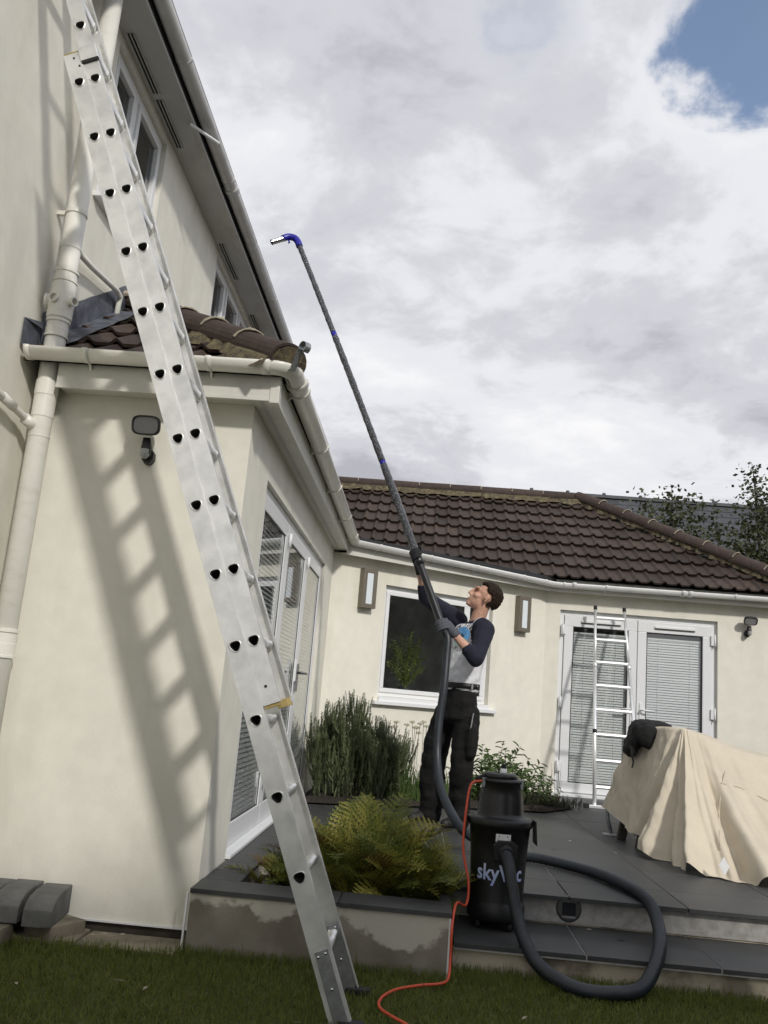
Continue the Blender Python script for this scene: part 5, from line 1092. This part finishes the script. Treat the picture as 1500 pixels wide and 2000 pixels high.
# --- chives with seed heads
chv = thing('flowering_chives', 'clump of chives with pale seed heads between the rosemary and the man', 'plant', (-.02, 8.7, ZP))
m = MB()
for k in range(420):
    x, y = RN.uniform(-.22, .32), RN.uniform(8.3, 8.75); y = min(y, 8.35 + .4 * (x + .2)) + .1; p = V((x, y, ZP)); a = RN.uniform(0, 6.3); d = V((math.cos(a), math.sin(a) * .6 - .2, 0)) * RN.uniform(.03, .24); L = RN.uniform(.16, .42); w = V((.003, 0, 0)); q = p + d * .35 + ZUP * L * .7; e = p + d + ZUP * L * RN.uniform(.7, 1.0)
    m.add([p - w, p + w, q + w * .8, q - w * .8, e], [(0, 1, 2, 3), (3, 2, 4)])
tag(m.build('leaf_blades', M_LEAF, chv), kind='stuff')
for x, y, z in ((-.05, 8.78, 1.0), (-.20, 8.72, .99), (.0, 8.8, .95), (.03, 8.75, .99), (-.10, 8.75, .97), (.06, 8.82, 1.01), (-.02, 8.7, .955), (.09, 8.8, .97), (-.24, 8.7, .94), (-.15, 8.8, .86), (.02, 8.84, .90)):
    m = MB(); m.smooth = True; b_ = V((x * .6 - .02, y - .05, ZP)); m.tube(spline([b_, b_.lerp(V((x, y, z)), .5) + V((RN.uniform(-.03, .03), 0, 0)), (x, y, z)], 8), .0022, 5); st = m.build('stem', M_LAV, chv)
    m = MB()
    for q in range(46):
        d = V((RN.gauss(0, 1), RN.gauss(0, 1), abs(RN.gauss(0, .8)) - .1)).normalized(); p = V((x, y, z)) + V((d.x * .030, d.y * .030, d.z * .018)); o = d.orthogonal().normalized() * .0055; o2 = d.cross(o); m.add([p - o, p + o2, p + o, p - o2], [(0, 1, 2, 3)])
        if q % 4 == 0: m.tube([(x, y, z - .012), tuple(p)], .0009, 3, caps=False)
    m.build('flower_head', M_FLOWER, st)
# --- pot plant on the inner window sill
wp_ = thing('window_plant', 'leafy pot plant in a dark green pot standing inside the window', 'pot plant', fr1.pt(1.21, -.30, 1.232))
m = MB(); fr1.box(m, (W1[0] - .1, -.62, 1.19), (W1[1] + .1, -.145, 1.226)); m.build('window_board', M_UPVC, wing)
m = MB(); m.smooth = True; m.lathe(fr1.pt(1.21, -.30, 1.228), [(.001, 0), (.062, 0), (.078, .10), (.080, .115), (.074, .115), (.070, .095), (.001, .095)], 24); m.build('pot', M_POT, wp_)
LW_ = [leafy_mesh(M_LEAFD, .36, 26, .060, .026, 120 + i) for i in range(4)]
c = fr1.pt(1.21, -.30, 1.31)
for k, (a, e, L) in enumerate([(0, .05, .36), (.4, .1, .42), (2.2, .35, .3), (3.1, .45, .32), (3.5, .6, .34), (5.2, .35, .34), (5.9, .6, .32), (.9, .5, .30), (1.6, .3, .32), (4.1, .25, .4), (2.7, .7, .34), (.2, .75, .3), (3.3, .2, .36), (6.1, .3, .38)]):
    d = T1 * math.cos(a) * e + N1 * math.sin(a) * e * .5 + ZUP; o = c + V((0, 0, .02)); st = inst(LW_[k % 4], 'leafy_stem', wp_, place(o, d, RN.uniform(0, 6), L / .36)); tip = o + d.normalized() * L * .8
    inst(LW_[(k + 1) % 4], 'leafy_stem', wp_, place(tip, d * .8 + ZUP * .6 + V((RN.uniform(-.3, .3), 0, 0)), RN.uniform(0, 6), L / .5))
for L, x in ((.62, .05), (.5, .08), (.45, -.02)): inst(LW_[0], 'leafy_stem', wp_, place(c + ZUP * (L * .4) + T1 * x, V((.1, 0, 1)), 1, .75))

# ------------------------------------------------------------ covered furniture, jacket, white ladder
fur = thing('garden_furniture', 'dark wooden garden furniture whose legs show under the beige cover', 'furniture', (2.0, 7.3, ZP))
for x, y, w in ((1.660, 7.38, .032), (1.70, 6.93, .034), (2.5, 7.4, .03), (2.5, 6.9, .03)): m = MB(); m.prism([(x - w, y - w, ZP), (x + w, y - w, ZP), (x + w, y + w, ZP), (x - w, y + w, ZP)], (.05, 0, .25)); m.build('leg', M_WOODG, fur, bevel=.004)
m = MB(); m.box((2.05, 7.1, .52), (2.9, 7.7, .56)); m.build('seat', M_WOODG, fur); m = MB(); m.box((2.06, 7.1, .55), (2.10, 7.7, 1.02)); m.build('backrest', M_WOODG, fur)
m = MB(); m.smooth = True; m.tube([(1.60, 7.66, .55), (1.605, 7.62, .40), (1.625, 7.58, .29)], .016, 8); m.build('leg', M_STEEL, fur); m = MB(); m.box((1.56, 7.55, ZP + .001), (1.67, 7.60, ZP + .012)); m.build('foot_pad', M_TAG, fur)
tops = [(2.15, 8.4, 1.13), (1.84, 7.85, 1.150), (1.83, 7.50, 1.156), (1.90, 7.12, 1.162), (1.985, 6.96, 1.165), (1.99, 6.94, 1.165), (2.0, 6.93, 1.163), (2.03, 6.93, 1.158), (2.16, 6.96, 1.125), (2.45, 7.03, 1.045), (2.9, 7.1, .975), (3.7, 7.2, .92)]
hems = [(1.80, 8.45, .46), (1.62, 7.85, .475), (1.585, 7.40, .455), (1.66, 7.02, .37), (1.70, 6.80, .37), (1.665, 6.52, .292), (1.74, 6.16, .285), (1.93, 5.86, .284), (2.2, 5.74, .284), (2.6, 5.68, .284), (3.1, 5.7, .284), (3.9, 5.8, .284)]
NU, NV = 220, 40; tl, hl = spline(tops, NU), spline(hems, NU); vs = []
def fold(uu, v):
    a = 0
    for fr_, am, ph, pw in ((.62, .075, .4, 1.1), (1.35, .042, 1.9, 1.0), (2.3, .018, .3, .8), (4.1, .007, 2.0, .5)): s_ = math.sin(2 * PI * fr_ * uu + ph + 1.2 * v); a += am * (s_ if fr_ > 2 else math.copysign(abs(s_) ** .75, s_)) * v ** pw
    return a
for i in range(NU + 1):
    uu = i / NU * 11; a, b = tl[i], hl[i]; d = (b - a); nrm = d.cross(hl[min(i + 1, NU)] - hl[max(i - 1, 0)]); nrm.normalize(); nrm = -nrm if nrm.y > 0 and abs(nrm.y) > abs(nrm.x) or (nrm.x > 0 and abs(nrm.x) >= abs(nrm.y)) else nrm
    steep = min(1, max(0, (uu - 4) / 3)); amp = .30 + .70 * min(1, max(0, (uu - 2.6) / 1.5))
    for j in range(NV + 1):
        v = j / NV; p = a + d * v; p.z -= .10 * steep * math.sin(PI * v) * (1 - v * .4); p += nrm * fold(uu, v) * amp
        if v > .93 and uu > 4.6: p.z = max(p.z, ZP + .010) + .012 * math.sin(uu * 9) * (v - .93) * 8; p -= nrm * (v - .93) * .35
        p.z = max(p.z, ZP + .008); p += nrm * (mnoise.noise(V((uu * 1.6, v * 5, .5))) * .016 + mnoise.noise(V((uu * 5 + v * 6, v * 9 - uu * 2, 3.5))) * .007 + abs(mnoise.noise(V((uu * 3 - v * 9, v * 4, 7.5)))) * -.010); vs.append(p)
fs = [(i * (NV + 1) + j, i * (NV + 1) + j + 1, (i + 1) * (NV + 1) + j + 1, (i + 1) * (NV + 1) + j) for i in range(NU) for j in range(NV)]
nb = len(vs)
for i in range(NU + 1):                                          # the sheet over the top, sagging towards the back
    a = tl[i]; e = V((2.45 + max(0, a.x - 2.0) * 1.0, 8.2 + .2 * max(0, a.x - 2), 1.10 - .13 * max(0, a.x - 1.9)))
    for j in range(1, 9): t = j / 8; p = a.lerp(e, t); p.z += .03 * math.sin(PI * t) - .10 * t * t + .02 * mnoise.noise(V((a.x * 3, t * 4, 2))); vs.append(p)
for i in range(NU):
    for j in range(8):
        q = lambda ii, jj: ii * (NV + 1) if jj == 0 else nb + ii * 8 + jj - 1
        fs.append((q(i, j), q(i + 1, j), q(i + 1, j + 1), q(i, j + 1)))
m = MB(); m.smooth = True; m.add(vs, fs); cov = tag(m.build('furniture_cover', M_COVER), 'beige canvas cover draped over garden furniture on the patio', 'cover')
m = MB(); k_ = int(NU * 7.05 / 11); p = hl[k_] + V((0, -.03, .03)); m.prism([p + V((-.035, 0, .06)), p + V((0, -.005, .0)), p + V((.03, 0, .055)), p + V((-.004, .004, .11))], (0, .003, 0)); m.build('care_tag', M_TAG, cov)
def seam(v0, pts):
    m = MB(); m.smooth = True; m.tube([V(vs[int(NU * a / 11) * (NV + 1) + int(NV * b)]) + V((-.002, -.004, .002)) for a, b in pts], .0035, 5); m.build('seam', M_COVER, cov)
seam(0, [(8.3, .22), (8.05, .32), (7.8, .42), (7.6, .52), (7.4, .64), (7.25, .76)]); seam(0, [(8.0, .30), (8.5, .29), (9.2, .30), (10, .33), (11, .35)])
jk = thing('black_jacket', 'black jacket lying over the left corner of the covered furniture', 'jacket', (1.8, 7.45, 1.14))
jc = grown('cloth', [('e', (1.93, 7.52, 1.165), (.15, .20, .045)), ('e', (1.83, 7.44, 1.155), (.10, .20, .06)), ('e', (1.765, 7.42, 1.08), (.050, .20, .12)), ('e', (1.725, 7.40, 1.00), (.045, .15, .10)), ('e', (1.70, 7.36, .965), (.04, .10, .055)), ('e', (1.82, 7.22, 1.08), (.09, .05, .10)), ('c', [((1.90, 7.55, 1.17), .05), ((2.04, 7.8, 1.16), .03), ((2.12, 7.9, 1.145), .012)])], .010, 5, M_BAG, jk)
for v in jc.data.vertices: p = v.co; v.co += v.normal * (mnoise.noise(V((p.x * 14, p.y * 14, p.z * 8))) * .012 + mnoise.noise(p * 34) * .006)
m = MB(); m.smooth = True; m.tube(spline([(1.70, 7.28, .99), (1.695, 7.24, .93), (1.71, 7.24, .88), (1.70, 7.24, .83)], 10), [.011 - .0006 * k for k in range(11)], 8); m.build('strap', M_BAG, jk)

wl = thing('telescopic_ladder', 'slim white aluminium ladder leaning against the left french door', 'ladder', (2.05, 9.6, ZP))
A0, A1 = V((1.885, 9.62, ZP + .02)), V((2.016, 10.60, 2.475)); B0, B1 = V((2.36, 9.62, ZP + .02)), V((2.355, 10.60, 2.475))
for a, b in ((A0, A1), (B0, B1)):
    m = MB(); m.smooth = True; m.cyl(a, a.lerp(b, .69), .0195, 12); m.build('stile', M_WALU, wl)
    m = MB(); m.smooth = True; m.cyl(a.lerp(b, .66), b, .0155, 12); m.build('stile', M_WALU, wl)
    m = MB(); m.smooth = True; m.cyl(a.lerp(b, .665), a.lerp(b, .695), .023, 12); m.build('collar', M_WALU, wl)
    m = MB(); m.smooth = True; m.cyl(a.lerp(b, .985), b + ZUP * .012, .021, 12); m.build('end_cap', M_RUBBER, wl)
    m = MB(); m.smooth = True; m.cyl(a.lerp(b, .335), a.lerp(b, .352), .024, 12); m.build('latch', M_RUBBER, wl)
for k in range(8):
    t = .085 + .122 * k; a, b = A0.lerp(A1, t), B0.lerp(B1, t); d = (b - a).normalized(); n_ = d.cross((A1 - A0).normalized()); m = MB(); m.obox(a, d, n_, d.cross(n_), (.008, -.017, -.012), ((b - a).length - .008, .017, .012)); m.build('rung', M_WALU, wl, bevel=.003)
m = MB(); m.box((1.80, 9.585, ZP + .003), (2.46, 9.65, ZP + .032)); m.build('stabiliser_bar', M_WALU, wl, bevel=.004)
for x in (1.775, 2.44): m = MB(); m.box((x, 9.575, ZP + .001), (x + .05, 9.66, ZP + .045)); m.build('rubber_foot', M_RUBBER, wl, bevel=.004)

# ------------------------------------------------------------ beyond the roof: slate house and trees
fh = thing('slate_house', 'house with a dark slate roof seen behind the tiled wing', 'house', (8, 24, 0)); sp34 = R(38); ry, rz = 24.0, 7.13; ey = ry - 4.2; ez = rz - 4.2 * math.tan(sp34)
m = MB(); m.box((2.75, ey + .3, 0), (14, 2 * ry - ey - .3, ez)); m.prism([(2.75, ey + .3, ez), (2.75, 2 * ry - ey - .3, ez), (2.75, ry, rz - .25)], (11.25, 0, 0)); m.build('wall', M_CREAM2, fh)
m = MB(); m.prism([(2.66, ey, ez - .02), (2.66, ry, rz - .02), (2.66, 2 * ry - ey, ez - .02), (2.66, 2 * ry - ey, ez - .12), (2.66, ry, rz - .12), (2.66, ey, ez - .12)], (11.4, 0, 0)); rf = m.build('roof', M_SLATE, fh)
m = MB(); m.box((-.298, 0, -.006), (.298, .46, .004)); sme = m.mesh(M_SLATE, 'slate'); sl_ = V((0, math.cos(sp34), math.sin(sp34))); nr2 = V((0, -math.sin(sp34), math.cos(sp34)))
rr = 0
for r in range(14):
    for c in range(18):
        o = V((2.96 + c * .60 + (.30 if r % 2 else 0), ry, rz)) - sl_ * (.40 + r * .36) + nr2 * .012; y2 = (sl_ - nr2 * .03).normalized(); z2 = V((1, 0, 0)).cross(y2); mw = Matrix((V((1, 0, 0)), y2, z2)).transposed().to_4x4(); mw.translation = o + nr2 * RN.uniform(0, .006); inst(sme, 'slate', rf, mw)
x = 2.68
while x < 13.5: half_tile((x, ry, rz), (x + .498, ry, rz), .11, M_SLATE, 'ridge_tile', fh, n=6); x += .50
for x in np.arange(2.7, 13.6, 1.0): m = MB(); m.smooth = True; m.lathe((x, ry, rz + .08), [(.05, 0), (.05, .05), (.001, .07)], 8); m.build('ridge_clip', M_SLATE, fh)
def tree(name, label, base, top_pts, nleaf, lsz, spread, seed, m_):
    r = random.Random(seed); t = thing(name, label, 'tree', base, 'trees behind the tiled roof'); b = V(base); m = MB(); m.smooth = True; tips = []
    fork = b + V((0, 0, (min(p[2] for p in top_pts) - b.z) * .55)); m.tube([b, b.lerp(fork, .5) + V((.05, 0, 0)), fork], [.16, .13, .10], 10)
    m.build('trunk', M_BARK, t); m = MB(); m.smooth = True
    for p in top_pts:
        p = V(p); mid = fork.lerp(p, .5) + V((r.uniform(-.2, .2), r.uniform(-.2, .2), .1)); m.tube(spline([fork, mid, p], 8), [.06 * (1 - k / 9) + .006 for k in range(9)], 6)
        for q in range(9):
            s_ = spline([fork, mid, p], 8)[r.randint(3, 8)]; e = s_ + V((r.gauss(0, spread), r.gauss(0, spread), r.gauss(.06, spread * .8))); m.tube([s_, s_.lerp(e, .5) + V((0, 0, .04)), e], [.012, .008, .003], 4, caps=False); tips.append((s_, e))
    m.build('limbs', M_BARK, t); n = nleaf; v = np.zeros((n * 4, 3), np.float32)
    for k in range(n):
        a, e = r.choice(tips); sg = .07 if r.random() < .25 else .24; p = a.lerp(e, r.uniform(.2, 1.08)) + V((r.gauss(0, sg), r.gauss(0, sg), -abs(r.gauss(0, sg)) if sg > .1 else r.gauss(0, sg))); d = V((r.gauss(0, 1), r.gauss(0, 1), r.gauss(-.5, .7))).normalized(); s_ = d.orthogonal().normalized(); s_.rotate(Quaternion(d, r.uniform(0, 6.3))); l = lsz * r.uniform(.6, 1.15)
        v[4 * k:4 * k + 4] = [p, p + d * l * .5 + s_ * l * .34, p + d * l, p + d * l * .5 - s_ * l * .34]
    f_ = np.arange(n * 4, dtype=np.int32).reshape(-1, 4); obj('crown', arr_mesh('crown', v, f_, m_), t)
tree('leafy_tree', 'dark leafy tree rising behind the hip of the tiled roof', (4.5, 16, 0), [(4.35, 15.9, 5.1), (4.0, 16, 4.75), (4.75, 16.2, 4.7), (3.65, 16.1, 4.5), (5.2, 15.9, 4.35), (4.3, 16.3, 4.4), (5.5, 16, 4.05), (4.7, 15.7, 4.1), (3.9, 16, 4.1), (4.4, 15.8, 3.6), (5.3, 16, 3.6), (4.75, 16, 4.3), (4.2, 16, 3.9), (5.0, 16.1, 4.0), (5.7, 16, 3.6)], 13000, .105, .30, 5, M_TREEL)
tree('leafy_tree', 'dark leafy tree at the right edge of the picture', (6.3, 16.5, 0), [(6.05, 16.5, 5.75), (6.5, 16.6, 5.4), (5.9, 16.4, 4.7), (6.3, 16.5, 4.9), (5.75, 16.5, 4.2), (6.4, 16.2, 4.2), (5.9, 16.4, 3.7), (6.8, 16.5, 4.8), (6.1, 16.5, 4.4), (6.3, 16.3, 3.8), (5.6, 16.3, 3.8)], 12000, .105, .27, 9, M_TREEL)
for az, z, x in ((0, 5.42, 4.45), (0, 5.30, 4.05), (0, 5.35, 4.25)):
    pass

# ------------------------------------------------------------ grass, litter
rg = np.random.default_rng(3); NG = 120000
gx = rg.uniform(-2.9, 3.1, NG); gy = 2.55 + 1.9 * rg.random(NG) ** .8
okm = ~((gx > -1.0) & (gx < .23) & (gy > 4.30)) & ~((gx >= .23) & (gy > 4.43)) & ~((gx <= -1.0) & (gy > 4.215 + .02 * np.sin(gx * 23)))
pn = np.array([mnoise.noise(V((x * 2.2, y * 2.2, 0))) for x, y in zip(gx[::40], gy[::40])]); pn = np.repeat(pn, 40)[:NG]
edge = ((gy > 4.12) & (gx < -1.0)) | ((gy > 4.22))
gx, gy, edge = gx[okm], gy[okm], edge[okm]; n = len(gx); h = rg.uniform(.014, .034, n) * np.where(edge, 1.5, 1.0); h *= np.where(rg.random(n) < .04, 1.6, 1); w = rg.uniform(.0014, .0028, n); a = rg.uniform(0, 2 * PI, n); ln = rg.uniform(0, .030, n); la = rg.uniform(0, 2 * PI, n)
ca, sa = np.cos(a) * w, np.sin(a) * w; bx_, by_ = gx + ln * np.cos(la), gy + ln * np.sin(la)
v = np.empty((n, 4, 3), np.float32); v[:, 0] = np.stack([gx - ca, gy - sa, np.zeros(n)], 1); v[:, 1] = np.stack([gx + ca, gy + sa, np.zeros(n)], 1)
v[:, 2] = np.stack([bx_ + ca * .35, by_ + sa * .35, h], 1); v[:, 3] = np.stack([bx_ - ca * .35, by_ - sa * .35, h * .98], 1)
g = obj('grass', arr_mesh('grass', v.reshape(-1, 3), np.arange(n * 4).reshape(-1, 4), M_GRASS)); tag(g, 'short dark green lawn grass in front of the planter and steps', 'grass', kind='stuff')
m = MB()
for x, y, z, s_ in [(-1.1, 3.75, .03, .03), (-.98, 3.7, .028, .02), (-1.45, 3.6, .03, .02), (-.35, 3.5, .03, .025), (.5, 3.8, .03, .02), (.36, 3.62, .03, .018), (1.6, 3.9, .03, .02), (-.62, 7.70, ZP + .006, .05), (-.55, 7.74, ZP + .006, .035), (-.72, 7.68, ZP + .006, .03), (1.0, 6.5, ZP + .004, .02), (1.2, 7.0, ZP + .004, .015), (.95, 6.1, ZP + .004, .02), (1.45, 6.6, ZP + .004, .015), (.95, 4.9, ZT + .004, .02), (1.08, 4.75, ZT + .004, .03), (-1.42, 4.33, .03, .02), (-1.38, 4.36, .03, .018), (-1.3, 4.38, .03, .015)]:
    a = RN.uniform(0, 6.3); d = V((math.cos(a), math.sin(a), .1)) * s_; e = V((-d.y, d.x, 0)) * .3; p = V((x, y, z)); m.add([p - d, p + e + ZUP * .004, p + d, p - e], [(0, 1, 2, 3)])
tag(m.build('leaf_litter', M_MORTARW), 'scattered pale leaf scraps on the lawn, steps and patio', 'litter', kind='stuff')

# ------------------------------------------------------------ out of view: conifers added to shade the lawn, and the boundary hedge
def hedge(name, label, x0, x1, y0, y1, topf, seed, m_, turn=0, at=(0, 0)):
    r = random.Random(seed); t = thing(name, label, 'hedge', ((x0 + x1) / 2, (y0 + y1) / 2, 0)); bm = bmesh.new(); nx, nz = 40, 24
    g = lambda i, k, yy: V((x0 + (x1 - x0) * i / nx, yy + mnoise.noise(V((i * .5, k * .5, yy))) * .25, topf(x0 + (x1 - x0) * i / nx) * k / nz))
    m = MB(); F = [[g(i, k, y1) for k in range(nz + 1)] for i in range(nx + 1)]; B = [[g(i, k, y0) for k in range(nz + 1)] for i in range(nx + 1)]
    vs = [p for row in F for p in row] + [p for row in B for p in row]; q = (nx + 1) * (nz + 1); idx = lambda i, k, b: b * q + i * (nz + 1) + k; fs = []
    for i in range(nx):
        for k in range(nz):
            for b in (0, 1): fs.append((idx(i, k, b), idx(i + 1, k, b), idx(i + 1, k + 1, b), idx(i, k + 1, b)))
        fs.append((idx(i, nz, 0), idx(i + 1, nz, 0), idx(i + 1, nz, 1), idx(i, nz, 1)))
    for i in (0, nx):
        for k in range(nz): fs.append((idx(i, k, 0), idx(i, k + 1, 0), idx(i, k + 1, 1), idx(i, k, 1)))
    m.add(vs, fs); m.build('branches', M_TREEL, t); bm.free(); n = 9000; v = np.zeros((n * 4, 3), np.float32)
    for k in range(n):
        x = r.uniform(x0, x1); z = topf(x) * r.uniform(.02, 1.02) if r.random() < .75 else topf(x) + abs(r.gauss(0, .12)); y = y1 + abs(r.gauss(0, .12)) if z < topf(x) else r.uniform(y0, y1); p = V((x, y, z)); d = V((r.gauss(0, 1), r.gauss(0, 1), r.gauss(0, 1))).normalized() * .11; s_ = d.orthogonal() * .4; v[4 * k:4 * k + 4] = [p, p + d * .5 + s_, p + d, p + d * .5 - s_]
    obj('leaves', arr_mesh('leaves', v, np.arange(n * 4).reshape(-1, 4), M_TREEL), t); return t
hedge('added_shade_conifers', 'tall dark conifers added out of view behind the viewer to shade the lawn', 1.7, 6.1, -4.4, -3.2, lambda x: (5.9 + .15 * math.sin(x * 1.7) + .12 * math.sin(x * 4.1) + 1.0 * max(0, min(1, (x - 3.6) / 1.2))) * (.80 + .20 * max(0, min(1, (x - 1.7) / .7))), 4, M_TREEL)
hr = hedge('boundary_hedge', 'dark boundary hedge along the right side of the garden', -5, 5, -.6, 0, lambda x: 3.6 + .15 * math.sin(x * 1.7), 6, M_TREEL)
hr.rotation_euler = (0, 0, -PI / 2); hr.location = (8.0, 4.0, 0)
